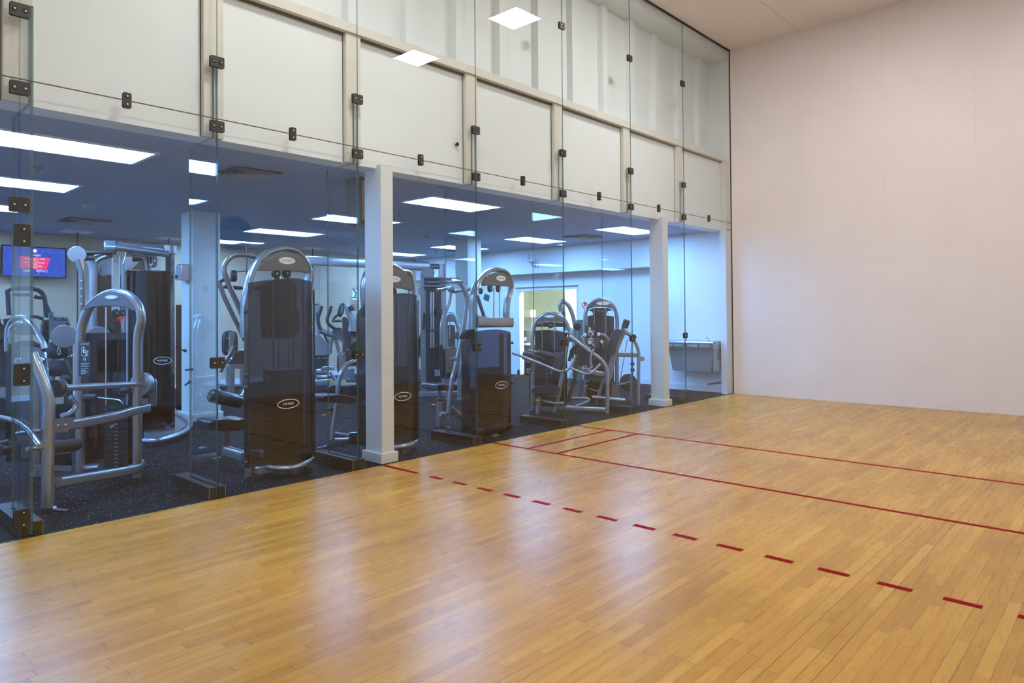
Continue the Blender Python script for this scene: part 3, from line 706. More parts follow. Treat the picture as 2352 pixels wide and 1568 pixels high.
plate(t,'back_panel',M['gloss_black'],P_,ID,[(292,622),(400,625),(402,985),(292,1000)],.02,-.16)
o = shroud(t,[lerp(.83,.12),lerp(.93,.09),lerp(1.,-.02)],.1,a(ID,[(395,583)])[0].z,'corner_fairing',M['shroud'])
tube(t,'corner_post',SD,P_,ID,[(386,583),(386,985)],.03)
pulley(t,P_,Z3,(1440,420),.085,-.05,P_.r+P_.n*.4); plate(t,'pulley_bracket',SI,P_,Z3,[(1370,330),(1420,330),(1440,480),(1400,520),(1370,480)],.02,.0)
c = P_.at(.2)(ID,[(373.5,828)])[0]; logo(t,P_,c,.20,.095,'MATRIX','ring')
for (x,y) in ((1008,640),(1820,680)): disc(t,'knob',M['black'],P_,Z3,(x,y),.02,.03,.02)
tube(t,'guide_rail',M['steel'],P_.at(.2),Z3,[(775,290),(775,1300)],.012); tube(t,'guide_rail',M['steel'],P_.at(.2),Z3,[(885,330),(885,1300)],.012)
tube(t,'rail_cover',mat('bare_wood_strip',(.5,.42,.36),.5),P_.at(.2),Z3,[(832,450),(830,1300)],prof=RB(.07,.02,.005))
# base ring on the floor
b1 = [hit(*q,(0,0,.06),(0,0,1)) for q in ((330,1012),(360,1012),(395,1003),(425,990),(437,975),(428,960),(405,950))]
MB().tube(b1,.032).build('base_ring',SI,t)
mb = MB(); b2 = [hit(*q,(0,0,.02),(0,0,1)) for q in ((330,1012),(395,1003),(437,975),(428,950),(405,940),(330,950))]; mb.prism(b2,UP*.02); mb.build('base_plate',SD,t)
b3 = P_.at(-.3)(ID,[(404,700),(417,700),(417,940),(404,940)]); MB().prism(b3,P_.n*.05).build('rear_column',M['gloss_black'],t)
for z in ((403,800,425,805),(424,850,440,848),(424,885,436,877)):
    a_,b_ = P_.at(-.1)(ID,[(z[0],z[1]),(z[2],z[3])]); MB().cyl(a_,b_,.010,10).ball(b_,.022).build('pop_pin',M['black'],t)
pp = [P_.at(.5)(ID,[q])[0] for q in ((109,763),)]
# round silver wheels and pads hanging in front (lat and row station)
disc(t,'cam_wheel',SI,P_.at(.7),Z2,(1050,515),.125,.02); disc(t,'cam_wheel',SD,P_.at(.15),K1,(890,1080),.135,.02)
tube(t,'grip_link',M['steel'],P_.at(.7),Z2,[(965,690),(940,760),(955,810),(990,800),(975,720),(965,690)],.006)
cushion(t,P_.at(.6),Z2,[(790,620),(1070,620),(1110,850),(790,860)],.08,0,'back_pad')
cushion(t,P_.at(.6),Z2,[(800,920),(1080,915),(1150,1060),(1150,1150),(800,1150)],.08,0,'seat')
tube(t,'seat_bracket',SI,P_.at(.6),Z2,[(1130,700),(1120,790),(1100,860),(1190,840)],.018)
pad_end(t,*P_.at(.62)(Z2,[(985,1210),(1160,1215)]),.05,'roller_pad')
tube(t,'seat_post',SD,P_.at(.6),Z2,[(850,870),(850,1300),(850,2200)],.03)

# ---- C: tall lat machine
def tower(t, PX, K, arch, prof, head, hk, lg, rods, ry, pls, side=None, front=None, zt=1.78, lg2=None, bump=None, feet=(), bt=None):
    MB().tube(PX(K,arch)+([] if True else []),0,prof=prof,up=PX.n).build('arch_frame',SI,t)
    h_ = plate(t,'head_cover',M['head_grey'],PX,K,head,.035,.03,bevel=.006)
    c = PX.at(.068)(K,[lg[0]])[0]; logo(h_,PX,c,lg[1],lg[2],'MATRIX','white')
    for x in rods: rod(t,PX,K,(x,ry[0]),(x,ry[1]),.009,.0)
    for p in pls: pulley(t,PX,K,p,.05,.0,PX.n+PX.r*.3)
PC = Pl((-.52,-8.38,0),(1,0,0))
t = thing('lat_pulldown_machine', 'tall arched machine with full-height smoked shroud, right of the second glass fin', 'exercise machine', (-.5,-8.4,0))
tower(t,PC,K3,[(689,1150),(688,1000),(700,720),(735,560),(765,440),(830,310),(930,210),(1050,165),(1150,150),(1260,175),(1340,250),(1400,350),(1415,450),(1402,560),(1388,700),(1392,1000),(1398,1500),(1405,2560)],ell(.027,.06),
  [(832,403),(870,345),(950,262),(1050,208),(1170,190),(1285,212),(1375,300),(1408,390),(1395,430),(1300,415),(1160,402)],K3,((1172,287),.172,.066),(1018,1240),(400,1500),[(1048,430),(1165,425)])
for x in (1080,1190): rod(t,PC,K3,(x,430),(x,1500),.004,0,'cable',M['cable'])
stack(t,PC,.0,.16,.95,.32,.14,.05,18)
MB().obox(PC.loc(0,.13,.05),PC.r,PC.n,UP,.2,.1,.03).build('stack_base',M['gloss_black'],t)
def sec(cy, hw, d0=-.02, dm=.265, x0=-.52): return [(x0+.14,cy-hw-.045),(x0+.2,cy-hw*.75),(x0+dm-.01,cy-hw*.3),(x0+dm,cy),(x0+dm-.01,cy+hw*.3),(x0+.2,cy+hw*.72),(x0+.12,cy+hw*.93)]
shroud(t,sec(-8.40,.315),.12,1.75,topf=lambda f: 1.735+.05*math.sin(PI*f))
xl = hit(560,800,(0,-8.765,0),(0,1,0)).x; MB().prism([V((xl,-8.765,.11)),V((-.37,-8.765,.11)),V((-.37,-8.765,1.69)),V((xl,-8.765,1.515))],(0,.012,0)).build('side_shroud',M['gloss_black'],t,bevel=.003)
MB().prism([V((-.54,-8.10,.11)),V((-.40,-8.10,.11)),V((-.40,-8.10,1.69)),V((-.54,-8.10,1.60))],(0,.012,0)).build('side_shroud',M['gloss_black'],t,bevel=.003)
c = PC.at(.268)(ID,[(662,927)])[0]; c.x=-.248; logo(t,PC,c,.215,.085,'MATRIX','ring')
MB().tube([V((-.36,-8.60,.10)),V((-.27,-8.52,.085)),V((-.235,-8.42,.08)),V((-.26,-8.30,.085)),V((-.33,-8.18,.10)),V((-.40,-8.13,.11))],0,prof=ell(.025,.025)).build('base_bumper',SI,t)
for (x,y,r,h) in ((-.49,-8.70,.035,.12),(-.30,-8.36,.026,.07),(-.48,-8.12,.035,.12)):
    o = MB().cyl((x,y,.0),(x,y,h),r,18).build('foot',SI,t); MB().cyl((x,y,0),(x,y,.012),r+.006,18).build('rubber_foot',M['rubber'],o)
MB().obox((-.42,-8.42,.07),(0,1,0),(1,0,0),UP,.26,.05,.03).build('base_beam',SI,t,bevel=.006)
for p in ((560,756,0),(562,889,0),(562,1062,0)):
    q = hit(p[0]+4,p[1]-40 if p[1]==756 else p[1],(0,-8.775,0),(0,1,0)); MB().ball(q,.018).build('knob',M['black'],t)
for yy in (714,874,1038): q = X_=hit(713,yy,(-.42,0,0),(1,0,0)); MB().ball(q,.018).build('knob',M['black'],t)
PD = Pl((-1.0,-8.4,0),(1,0,0))
tube(t,'pull_arm',SI,PD,K3,[(900,290),(840,250),(730,222),(620,218),(530,250),(478,320),(465,400),(495,500),(560,650),(620,780),(680,920),(720,1010)],prof=ell(.026,.026))
tube(t,'rear_strut',SI,PD.at(-.1),K3,[(880,560),(960,700),(1040,850),(1130,1020),(1190,1150)],prof=ell(.03,.03))
tube(t,'rear_strut',SI,PD.at(-.05),K3,[(1060,470),(1140,620),(1220,770),(1300,920)],prof=ell(.03,.03))
plate(t,'back_board',M['gloss_black'],PD.at(.15),K3,[(870,560),(1000,500),(1230,500),(1270,560),(1270,800),(1300,900),(1300,1080),(1200,1160),(900,1160),(870,1100)],.02)
tube(t,'pull_arm',SI,PD.at(-.15),K3,[(404,510),(425,580),(480,720),(560,890),(640,1050),(700,1180)],prof=ell(.024,.024))
disc(t,'pivot_wheel',M['black'],PD,K3,(572,458),.055,.05,.0,axis=V((.3,1,0)))
tube(t,'arm_spring_link',M['black'],PD.at(-.1),K3,[(430,520),(470,500),(520,520)],.016)
a,b = PD.at(-.1)(K3,[(460,580),(670,597)]); pad_end(t,a,b,.018,'grip'); a,b = PD.at(-.1)(K3,[(800,597),(890,597)]); pad_end(t,a,b,.018,'grip')
rod(t,PD,K3,(600,413),(740,402),.004,0,'cable',M['cable'])
# seat side
PS = Pl((-1.5,-8.5,0),(1,0,0))
cushion(t,PS,K4,[(215,655),(225,610),(300,585),(430,580),(520,590),(620,575),(690,600),(700,660),(620,700),(480,722),(330,718),(240,700)],.34,0,'seat')
tube(t,'seat_post',SD,PS,K4,[(488,715),(484,800),(478,1010)],prof=RB(.06,.06,.015))
MB().tube([hit(*K4((500,960)),(0,0,.12),UP),hit(*K4((690,1020)),(0,0,.12),UP),V((-.8,-8.42,.12)),V((-.5,-8.42,.12))],0,prof=RB(.08,.1,.02),up=UP,smooth=False).build('base_beam',SI,t)
q = hit(*K4((440,1040)),(0,0,0),UP); tab(t,q+UP*.0,(-.2,-1),.08)
a,b = PS.at(.2)(K4,[(300,330),(660,410)]); pad_end(t,a,b,.068,'thigh_roller',M['leather']); MB().cyl(a,b+(b-a)*.1,.022,12).build('roller_axle',M['steel'],t)
tube(t,'roller_arm',SI,PS.at(.2),K4,[(640,400),(700,300),(760,200)],.03)
cushion(t,PS.at(-.6),K3,[(450,1160),(470,1095),(520,1070),(560,1080),(600,1110),(605,1300),(560,1340),(480,1350),(452,1300)],.07,0,'chest_pad')
tube(t,'pad_post',SI,PS.at(-.56),K3,[(545,1085),(545,1360),(540,1460)],prof=RB(.06,.03,.01)); bolts(t,PS.at(-.52),K3,[(503,1155),(577,1155),(503,1303),(577,1303)],0,.016)
tube(t,'link_bar',SD,PS.at(-.1),K3,[(575,1250),(540,1330),(470,1440),(420,1540)],prof=RB(.04,.03,.01))
plate(t,'cam_guard',M['gloss_black'],PS.at(.1),K3,[(500,1445),(560,1350),(620,1300),(690,1285),(700,1450),(500,1450)],.03)
plate(t,'rear_frame',SI,PS.at(-.3),K3,[(510,1450),(690,1450),(690,1850),(640,1850),(640,1500),(560,1500),(560,1850),(500,1850)],.05)
tube(t,'rear_leg',SI,PS.at(-.3),K4,[(520,0),(520,320)],.035); tube(t,'rear_rail',SI,PS.at(-.3),K4,[(400,225),(700,230)],.03)

# ---- D: machine behind the slim pillar
PDD = Pl((-.52,-7.12,0),(1,0,0))
t = thing('shoulder_press_machine', 'tall arched machine with smoked shroud partly hidden by the slim white pillar', 'exercise machine', (-.5,-7.15,0))
yc = -7.13; hw = .305
def arch_xyz(x, yc, hw, top, sh, low): # symmetric arch: shoulders at height sh
    L = [(-.96,low),(-.96,.6),(-.96,1.2),(-.98,sh-.25),(-1.03,sh-.08),(-1.01,sh+.06),(-.86,sh+.18),(-.55,top-.055),(-.2,top-.005)]
    return [V((x,yc+a*hw,z)) for a,z in L]+[V((x,yc-a*hw,z)) for a,z in reversed(L)]
MB().tube(arch_xyz(-.52,yc,hw,1.97,1.72,.1),0,prof=ell(.027,.06),up=(1,0,0)).build('arch_frame',SI,t)
hd = [V((-.49,yc+a*hw,z)) for a,z in ((-.93,1.74),(-.85,1.84),(-.6,1.91),(-.25,1.95),(.25,1.95),(.6,1.91),(.85,1.84),(.93,1.74),(.88,1.70),(.5,1.725),(-.5,1.725),(-.88,1.70))]
h_ = MB().prism(hd,(.035,0,0)).build('head_cover',M['head_grey'],t,bevel=.006)
c = hit(*K5((514,455)),(-.452,0,0),(1,0,0)); logo(h_,PDD,V((-.452,yc+.02,c.z)),.18,.066,'MATRIX','white')
for a in (-.1,.1): MB().cyl((-.52,yc+a,.2),(-.52,yc+a,1.72),.009,10).build('guide_rod',M['steel'],t)
for a in (-.06,.05): MB().cyl((-.53,yc+a,1.69),(-.50,yc+a,1.69),.04,20).build('pulley',M['black'],t)
stack(t,Pl((-.52,yc,0),(1,0,0)),0,.16,.9,.32,.14,.05,16)
shroud(t,sec(yc,.31),.12,1.65,topf=lambda f: 1.63+.04*math.sin(PI*f))
MB().prism([V((-.60,yc-.358,.11)),V((-.37,yc-.358,.11)),V((-.37,yc-.358,1.64)),V((-.60,yc-.358,1.45))],(0,.012,0)).build('side_shroud',M['gloss_black'],t,bevel=.003)
MB().prism([V((-.54,yc+.30,.11)),V((-.40,yc+.30,.11)),V((-.40,yc+.30,1.60)),V((-.54,yc+.30,1.45))],(0,.012,0)).build('side_shroud',M['shroud'],t)
logo(t,PDD,V((-.248,yc-.03,.60)),.215,.09,'MATRIX','ring')
MB().tube([V((-.40,yc-.28,.09)),V((-.29,yc-.16,.085)),V((-.245,yc,.085)),V((-.29,yc+.15,.09)),V((-.42,yc+.27,.10)),V((-.50,yc+.29,.11))],.028).build('base_bumper',SI,t)
for (x,y,r,h) in ((-.50,yc-.29,.035,.12),(-.30,yc+.0,.026,.07),(-.5,yc+.29,.035,.12)): MB().cyl((x,y,.0),(x,y,h),r,18).build('foot',SI,t)
for yy in (733,857,1001): q = hit(945,yy,(-.40,0,0),(1,0,0)); MB().ball(q,.018).build('knob',M['black'],t)
q = hit(827,733,(0,yc-.33,0),(0,1,0)); MB().ball(q,.018).build('knob',M['black'],t)
PE = Pl((-1.2,-7.3,0),(1,0,0))
tube(t,'front_tube',SI,PE,Z5,[(880,60),(790,52),(700,78),(610,140),(545,240),(510,370),(490,560),(462,800),(430,1000),(405,1230)],prof=ell(.026,.03))
cushion(t,PE.at(-.1),Z5,[(130,600),(150,562),(240,556),(420,545),(600,570),(660,590),(678,640),(640,680),(500,690),(300,672),(160,650)],.32,0,'seat')
tube(t,'seat_post',SD,PE.at(-.1),Z5,[(395,690),(392,770)],.022); tube(t,'seat_post',SI,PE.at(-.1),Z5,[(392,765),(388,1000),(386,1290)],.03)
q = PE.at(-.1)(Z5,[(372,820)])[0]; MB().ball(q-V((0,.06,.03)),.02,1,2,.7).build('adjuster_knob',M['yellow'],t); 
disc(t,'post_collar',M['black'],PE.at(-.1),Z5,(390,780),.04,.03,axis=UP)
tube(t,'base_tube',SI,PE,Z5,[(440,1250),(560,1245),(680,1238)],.028); tube(t,'base_tube',SI,PE.at(-.15),Z5,[(440,1150),(580,1170),(700,1195)],.026)
disc(t,'roller_end',M['gloss_black'],PE,Z5,(745,1230),.085,.12,axis=V((.5,1,0)))
q = PE(Z5,[(330,1285)])[0]; q.z=.0; tab(t,q,(-.3,-1),.1)
plate(t,'pivot_link',SI,PE.at(-.5),Z4,[(680,1540),(672,1320),(690,1280),(735,1262),(778,1285),(795,1340),(795,1540),(760,1700),(700,1700)],.02,.04,sm=False); plate(t,'pivot_link_back',M['gloss_black'],PE.at(-.5),Z4,[(640,1560),(650,1320),(680,1270),(735,1240),(770,1280),(700,1300),(672,1560),(650,1700)],.03,.0)
disc(t,'pivot_bolt',M['steel'],PE.at(-.45),Z4,(735,1335),.018,.03)
plate(t,'cam_guard',M['gloss_black'],PE.at(-.45),Z4,[(850,1570),(830,1260),(880,1160),(950,1090),(1060,1045),(1180,1060),(1180,1570)],.04)

# ---- F: chest press with lower shroud
PF = Pl((-.52,-5.56,0),(1,0,0))
t = thing('chest_press_machine', 'arched machine with open upper half, silver crossbeam and smoked lower shroud', 'exercise machine', (-.5,-5.6,0))
tower(t,PF,K5,[(1490,1300),(1480,1100),(1484,900),(1482,760),(1492,640),(1530,530),(1590,430),(1690,350),(1790,330),(1895,360),(1955,430),(1975,530),(1955,640),(1930,740),(1918,900),(1930,1000)],ell(.028,.055),
  [(1590,543),(1600,500),(1640,440),(1700,385),(1780,362),(1870,372),(1940,430),(1985,500),(1990,545),(1950,553),(1850,545),(1700,540)],K5,((1850,443),.18,.068),(1760,1833),(560,1000),[(1710,570),(1815,572)])
MB().tube(PF.at(.03)(K5,[(1525,1012),(1700,1010),(1975,1008)]),0,prof=RB(.12,.112,.03),up=(1,0,0),smooth=False).build('cross_beam',SI,t)
tube(t,'rear_brace',SD,PF.at(-.35),K5,[(1545,660),(1590,800),(1640,950)],.024); tube(t,'rear_brace',SI,PF.at(-.1),K5,[(1530,930),(1600,960),(1680,970)],.03)
shroud(t,[(-.50,-6.03),(-.36,-5.98),(-.28,-5.80),(-.26,-5.66),(-.28,-5.5),(-.36,-5.40),(-.45,-5.37)],.035,1.25,topf=lambda f: 1.19+.07*math.sin(PI*min(1,f*1.1+.1)))
MB().prism([V((-.56,-6.045,.035)),V((-.42,-6.045,.035)),V((-.42,-6.045,1.19)),V((-.56,-6.045,1.1))],(0,.012,0)).build('side_shroud',M['gloss_black'],t)
stack(t,Pl((-.52,-5.68,0),(1,0,0)),0,.14,.8,.3,.14,.04,16)
MB().obox((-.42,-5.70,.06),(0,1,0),(1,0,0),UP,.3,.1,.035).build('base_beam',M['black'],t,bevel=.01)
MB().obox((-.24,-5.80,.015),(0,1,0),(1,0,0),UP,.05,.02,.01).build('floor_bracket',SI,t)
for (y) in (-6.0,-5.42): MB().cyl((-.5,y,0),(-.5,y,1.2),.03,16).build('lower_upright',SI,t)
c = PF.at(.262)(ID,[(1152,884)])[0]; logo(t,PF,c,.21,.09,'MATRIX','ring')
plate(t,'cam_guard',M['gloss_black'],PF.at(.0),K5,[(1305,1212),(1340,1150),(1400,1105),(1470,1090),(1470,1228),(1330,1228)],.06)
for yy in (787,878,972): q = hit(1176.5,yy,(-.44,0,0),(1,0,0)); MB().ball(q,.018).build('knob',M['black'],t)
PG = Pl((-1.0,-6.1,0),(1,0,0))
MB().tube(PG(Z6,[(500,240),(565,238),(620,275),(665,340),(688,430),(685,540),(660,700),(635,850),(612,1000),(585,1120),(560,1250)])+PG(K6,[(1230,250),(1205,400),(1190,560),(1180,680),(1172,780)]),0,prof=ell(.030,.034),up=(1,0,0)).build('main_upright',SI,t)
c = PG(Z6,[(570,245)])[0]; MB().ball(c,.075,1.2,1.5,.4).build('upright_cap',SI,t)
tube(t,'press_arm',SI,PG.at(-.1),Z6,[(330,345),(400,338),(460,320),(500,312)],.022)
tube(t,'press_handle',SI,PG,Z6,[(505,330),(495,400),(480,500),(440,600),(400,700),(384,800),(384,1000)],.020)
disc(t,'arm_joint',SI,PG.at(.02),Z6,(503,335),.035,.08,axis=V((.5,1,0)))
tube(t,'press_arm',SI,PG.at(-.1),Z6,[(530,365),(620,350),(700,340),(790,325)],.024)
pulley(t,PG,Z6,(856,355),.045,0,V((.3,1,0)))
a,b = PG(Z6,[(384,1000),(384,1150)]); pad_end(t,a,b,.022,'grip')
cushion(t,PG.at(-.25),Z6,[(380,1100),(400,1050),(440,1040),(560,1050),(560,1380),(520,1400),(430,1410),(390,1370)],.07,0,'back_pad')
plate(t,'pad_shell',SD,PG.at(-.18),Z6,[(432,1070),(560,1060),(575,1330),(440,1335)],.03)
tube(t,'pad_strut',SI,PG,Z6,[(490,1172),(560,1170),(600,1165)],.022)
cushion(t,PG.at(-.25),K6,[(918,385),(930,345),(1000,340),(1100,350),(1190,345),(1195,395),(1150,420),(1050,422),(930,408)],.32,0,'seat')
tube(t,'seat_post',SD,PG.at(-.25),K6,[(1062,420),(1060,545)],.018); tube(t,'seat_post',SI,PG.at(-.25),K6,[(1060,545),(1060,700),(1058,890)],prof=RB(.07,.07,.02))
q = PG.at(-.25)(K6,[(1058,890)])[0]; MB().cyl((q.x,q.y,0),(q.x,q.y,.02),.05,16).build('rubber_foot',M['rubber'],t); tab(t,V((q.x+.1,q.y+.06,0)),(1,-.6),.1)
disc(t,'post_collar',M['black'],PG.at(-.25),K6,(1060,548),.045,.03,axis=UP)
q = PG.at(-.2)(K6,[(990,612)])[0]; MB().ball(q,.02,1,2,.7).build('adjuster_knob',M['yellow'],t)
MB().tube(PG(K6,[(1075,730),(1130,735),(1180,720)])+[],.03).build('base_tube',SI,t)
MB().tube(PG.at(.0)(K6,[(1190,650),(1240,700),(1300,740),(1370,780),(1460,800)]),0,prof=RB(.1,.075,.02),up=UP).build('base_tube',SI,t)

# ---- E: cable tower and crossbeam far behind
PT = Pl((-4.25,-3.35,0),(.8,-.6,0))
t = thing('cable_crossover', 'dark cable crossover tower with perforated column and long overhead beam, deep in the gym', 'exercise machine', (-4.25,-3.35,0))
mb = MB(); a,b = PT(Z6,[(167,140),(167,1568)]); 
MB().obox((a+b)/2,PT.r,PT.n,UP,.045,.04,(a.z-b.z)/2).build('perforated_column',SD,t)
bolts(t,PT.at(.045),Z6,[(167,k) for k in range(870,1560,66)],0,.012)
plate(t,'stack_shroud',M['black'],PT,Z6,[(190,340),(372,340),(372,1440),(190,1430)],.2,-.16)
plate(t,'stack_shroud_front',M['gloss_black'],PT,Z6,[(245,1040),(340,1040),(340,1400),(245,1400)],.02,.05)
for x in (262,290): rod(t,PT,Z6,(x,370),(x,1040),.016,.07)
tube(t,'column',SI,PT,Z6,[(392,30),(392,1460)],prof=RB(.12,.08,.02))
tube(t,'beam_end',SD,PT,Z6,[(240,62),(370,62)],.05); disc(t,'beam_cap',SD,PT,Z6,(222,140),.12,.1)
bm_ = PT(Z6,[(245,62)])[0]; 
lft = PT.at(.0)(ID,[(700,598)])[0]
MB().tube([lft,bm_],0,prof=RB(.16,.10,.02),up=PT.n,smooth=False).build('overhead_beam',SI,t)
for p in ([(190,200),(420,205),(600,212)],[(215,250),(400,252),(480,262)],[(170,297),(420,298),(520,300)]): tube(t,'pulldown_bar',SD,PT.at(.1),Z6,p,.022)
plate(t,'top_bracket',M['black'],PT,Z6,[(175,200),(360,200),(360,345),(175,345)],.1,-.05)
tube(t,'end_loop',SD,PT,Z6,[(160,318),(122,322),(122,395),(160,398)],.015,smooth=False)
tube(t,'rope_handle',M['black'],PT.at(.1),Z6,[(180,620),(176,700),(168,815)],.022); tube(t,'rope_handle',M['black'],PT.at(.1),Z6,[(215,620),(220,700),(226,815)],.022)
plate(t,'adjust_carriage',M['black'],PT,Z6,[(315,610),(345,572),(390,572),(390,658),(330,650)],.1,.05)
tube(t,'lever_bar',M['black'],PT.at(.1),Z6,[(245,832),(360,830)],.02); tube(t,'lever_bar',M['black'],PT.at(.1),Z6,[(300,1018),(380,1020)],.018)
q1 = hit(958,905,(0,0,.04),UP); q2 = hit(1050,903,(0,0,.04),UP); MB().obox((q1+q2)/2,(q2-q1).normalized(),UP,UP.cross((q2-q1).normalized()),(q2-q1).length/2,.035,.05).build('base_beam',SI,t)
q = hit(*Z6((392,1460)),(0,0,0),UP)
# stretching machine left of it (small incline bench)
t = thing('incline_bench', 'small silver and black incline bench seen left of the cable crossover tower', 'exercise bench', (-5.4,-3.4,0))
PI_ = Pl((-5.3,-3.2,0),(.8,-.6,0))
cushion(t,PI_,Z6,[(85,1040),(110,920),(145,845),(158,860),(158,1055)],.3,0,'back_pad'); cushion(t,PI_,Z6,[(40,1110),(40,1070),(145,1068),(145,1110)],.3,0,'seat')
tube(t,'frame',SI,PI_,Z6,[(45,1390),(45,1250),(70,1160),(140,1122)],.04); tube(t,'rail',SI,PI_,Z6,[(70,1305),(158,1305)],.035); tube(t,'rail',SD,PI_,Z6,[(60,1350),(158,1350)],.03)
cushion(t,PI_,Z6,[(38,1060),(38,975),(60,965),(78,1010),(78,1060)],.1,0,'side_pad')
tab(t,PI_(Z6,[(80,1395)])[0],(1,0),.15)
# arched machine behind the chest press
t = thing('rear_arched_machine', 'small arched weight machine far back between the chest press tubes and the wall', 'exercise machine', (-2.9,-3.5,0))
PR_ = Pl((-2.9,-3.5,0),(.7,-.7,0))
MB().tube(PR_(Z6,[(452,1200),(448,900),(445,700),(470,640),(510,635),(545,665),(570,730),(590,800),(598,900),(598,1300)]),0,prof=ell(.035,.05),up=PR_.n).build('arch_frame',SI,t)
plate(t,'head_cover',M['head_grey'],PR_,Z6,[(450,690),(460,650),(520,645),(555,690),(545,730),(455,725)],.03,.03)
plate(t,'shroud_panel',M['gloss_black'],PR_,Z6,[(445,1330),(445,770),(500,755),(550,770),(560,1330)],.03,-.03)
rod(t,PR_,Z6,(487,690),(487,930),.01,.05)
plate(t,'instruction_placard',M['black'],PR_,Z6,[(553,850),(592,850),(592,935),(553,935)],.01,.06)
MB().obox(PR_(Z6,[(520,1335)])[0],PR_.r,UP,PR_.n,.3,.05,.05).build('base_rail',SI,t)
for x in (455,597):
    q = PR_(Z6,[(x,1330)])[0]; MB().cyl(q,(q.x,q.y,0),.035,14).build('leg',SI,t)

M['veiled_panel'] = mat('veil_lightened_panel', (.20,.22,.26), .4)  # grey lightened to carry the pale veil of reflections in the glass
# ---- G: leg press style machine, right of the chest press
PGm = Pl((-1.1,-3.83,0),(.6,-.8,0))
t = thing('leg_curl_machine', 'grey arched machine with long curved arms and roller pads, before the office doorway', 'exercise machine', (-1.0,-3.9,0))
tube(t,'arch_frame',SI,PGm,ID,[(1224,943.7),(1223.5,860),(1223,806),(1222.7,785),(1224,765),(1228,748),(1236,733),(1248,723.5),(1264.5,719.5),(1281,723),(1295,733),(1303.5,747),(1309,764),(1312,785)],prof=ell(.030,.045))
h_ = plate(t,'head_cover',M['head_grey'],PGm,K7,[(402,1112),(430,1060),(500,1000),(600,962),(700,975),(790,1040),(840,1095),(740,1080),(620,1072),(520,1080),(415,1118)],.03,.03,bevel=.005)
c = PGm.at(.062)(K7,[(615,1002)])[0]; logo(h_,PGm,c,.155,.04,'','white')
for x in (515,687): rod(t,PGm,K7,(x,1080),(x,1500),.007)
rod(t,PGm,K7,(602,1130),(602,1500),.005,0,'cable',M['cable']); rod(t,PGm,K7,(690,1150),(740,1240),.005,0,'cable',M['cable'])
pulley(t,PGm,K7,(630,1122),.05,.0); plate(t,'pulley_housing',M['black'],PGm,K7,[(412,1130),(520,1085),(720,1085),(840,1100),(830,1150),(412,1145)],.02,-.03)
plate(t,'smoked_shroud',M['shroud'],PGm,K7,[(415,2250),(415,1200),(560,1188),(740,1200),(860,1230),(860,2250)],.012,-.09); plate(t,'rear_panel',M['veiled_panel'],PGm,K7,[(415,2250),(415,1205),(560,1195),(740,1205),(860,1235),(860,2250)],.012,-.16)
a = PGm.at(-.03)(K8,[(630,570)])[0]; b = PGm.at(-.03)(K8,[(630,850)])[0]
stack(t,Pl((a.x,a.y,0),PGm.n),0,b.z,a.z,.22,.1,0,12)
tube(t,'main_leg',SI,PGm.at(.12),K7,[(880,1215),(905,1260),(915,1330)],.035,label=None)
tube(t,'main_leg',SI,PGm.at(.12),K8,[(945,80),(925,200),(885,480),(835,780),(790,1050),(752,1280)],prof=ell(.033,.045))
tube(t,'main_arm',SI,PGm.at(.15),K8,[(960,75),(1080,160),(1280,310),(1420,410),(1500,510),(1532,620),(1536,760),(1536,1318)],prof=ell(.032,.036))
q = PGm.at(.15)(K8,[(1536,1318)])[0]
tube(t,'press_arm',SI,PGm.at(.3),K8,[(105,328),(180,352),(270,385)],.018); tube(t,'press_arm',SI,PGm.at(.3),K8,[(265,388),(400,440),(540,495)],.029); tube(t,'press_arm',SI,PGm.at(.3),K8,[(530,492),(640,535),(730,575),(820,603),(900,595),(960,560),(1000,500),(1035,430),(1060,350)],.021)
tube(t,'press_arm',SI,PGm.at(.3),K8,[(980,550),(1100,605),(1200,640),(1280,630),(1340,590),(1435,492)],.018)
a,b = PGm.at(.2)(K8,[(480,315),(740,385)]); pad_end(t,a,b,.05,'roller_pad',M['leather']); a,b = PGm.at(.2)(K8,[(350,285),(480,315)]); MB().cyl(a,b,.02,14).build('roller_axle',M['steel'],t)
a,b = PGm.at(.1)(K8,[(270,330),(600,445)]); pad_end(t,a,b,.035,'roller_pad',M['leather'])
cushion(t,PGm.at(.2),K8,[(768,270),(778,120),(800,45),(840,15),(890,20),(880,150),(850,280),(800,288)],.1,0,'back_pad')
cushion(t,PGm.at(.15),K8,[(715,540),(745,330),(800,305),(880,310),(870,500),(800,600),(720,600)],.1,0,'back_pad')
tube(t,'pad_post',SD,PGm.at(.1),K8,[(745,490),(720,560),(700,640)],.02)
cushion(t,PGm.at(.2),K8,[(400,880),(420,832),(560,822),(800,825),(810,900),(600,925),(430,920)],.32,0,'seat')
placard(t,PGm,PGm.at(.25)(K8,[(357,540)])[0],.105,.13,'',False)
tube(t,'strap',M['black'],PGm.at(.1),K8,[(370,600),(370,850),(370,1070)],.012)
tube(t,'front_leg',SI,PGm.at(.25),K8,[(508,985),(500,1120),(490,1285)],.032); disc(t,'post_collar',M['black'],PGm.at(.25),K8,(535,965),.05,.035,axis=UP)
q = PGm.at(.3)(K8,[(485,1040)])[0]; MB().ball(q,.018,2.2,1,.6).build('adjuster_knob',M['yellow'],t)
tube(t,'base_tube',SI,PGm.at(.2),K8,[(530,1030),(640,1065),(760,1085),(900,1085)],.028); tube(t,'base_tube',SI,PGm.at(-.05),K8,[(580,970),(700,975),(850,980)],.028)
tube(t,'base_beam',SI,PGm.at(.13),K8,[(800,1150),(1150,1165),(1500,1180)],prof=RB(.075,.06,.02)); 
tube(t,'base_tube',SI,PGm.at(-.0),K8,[(990,1010),(1130,1005),(1230,1010),(1262,1040),(1230,1065),(1150,1100),(1070,1130)],.022)
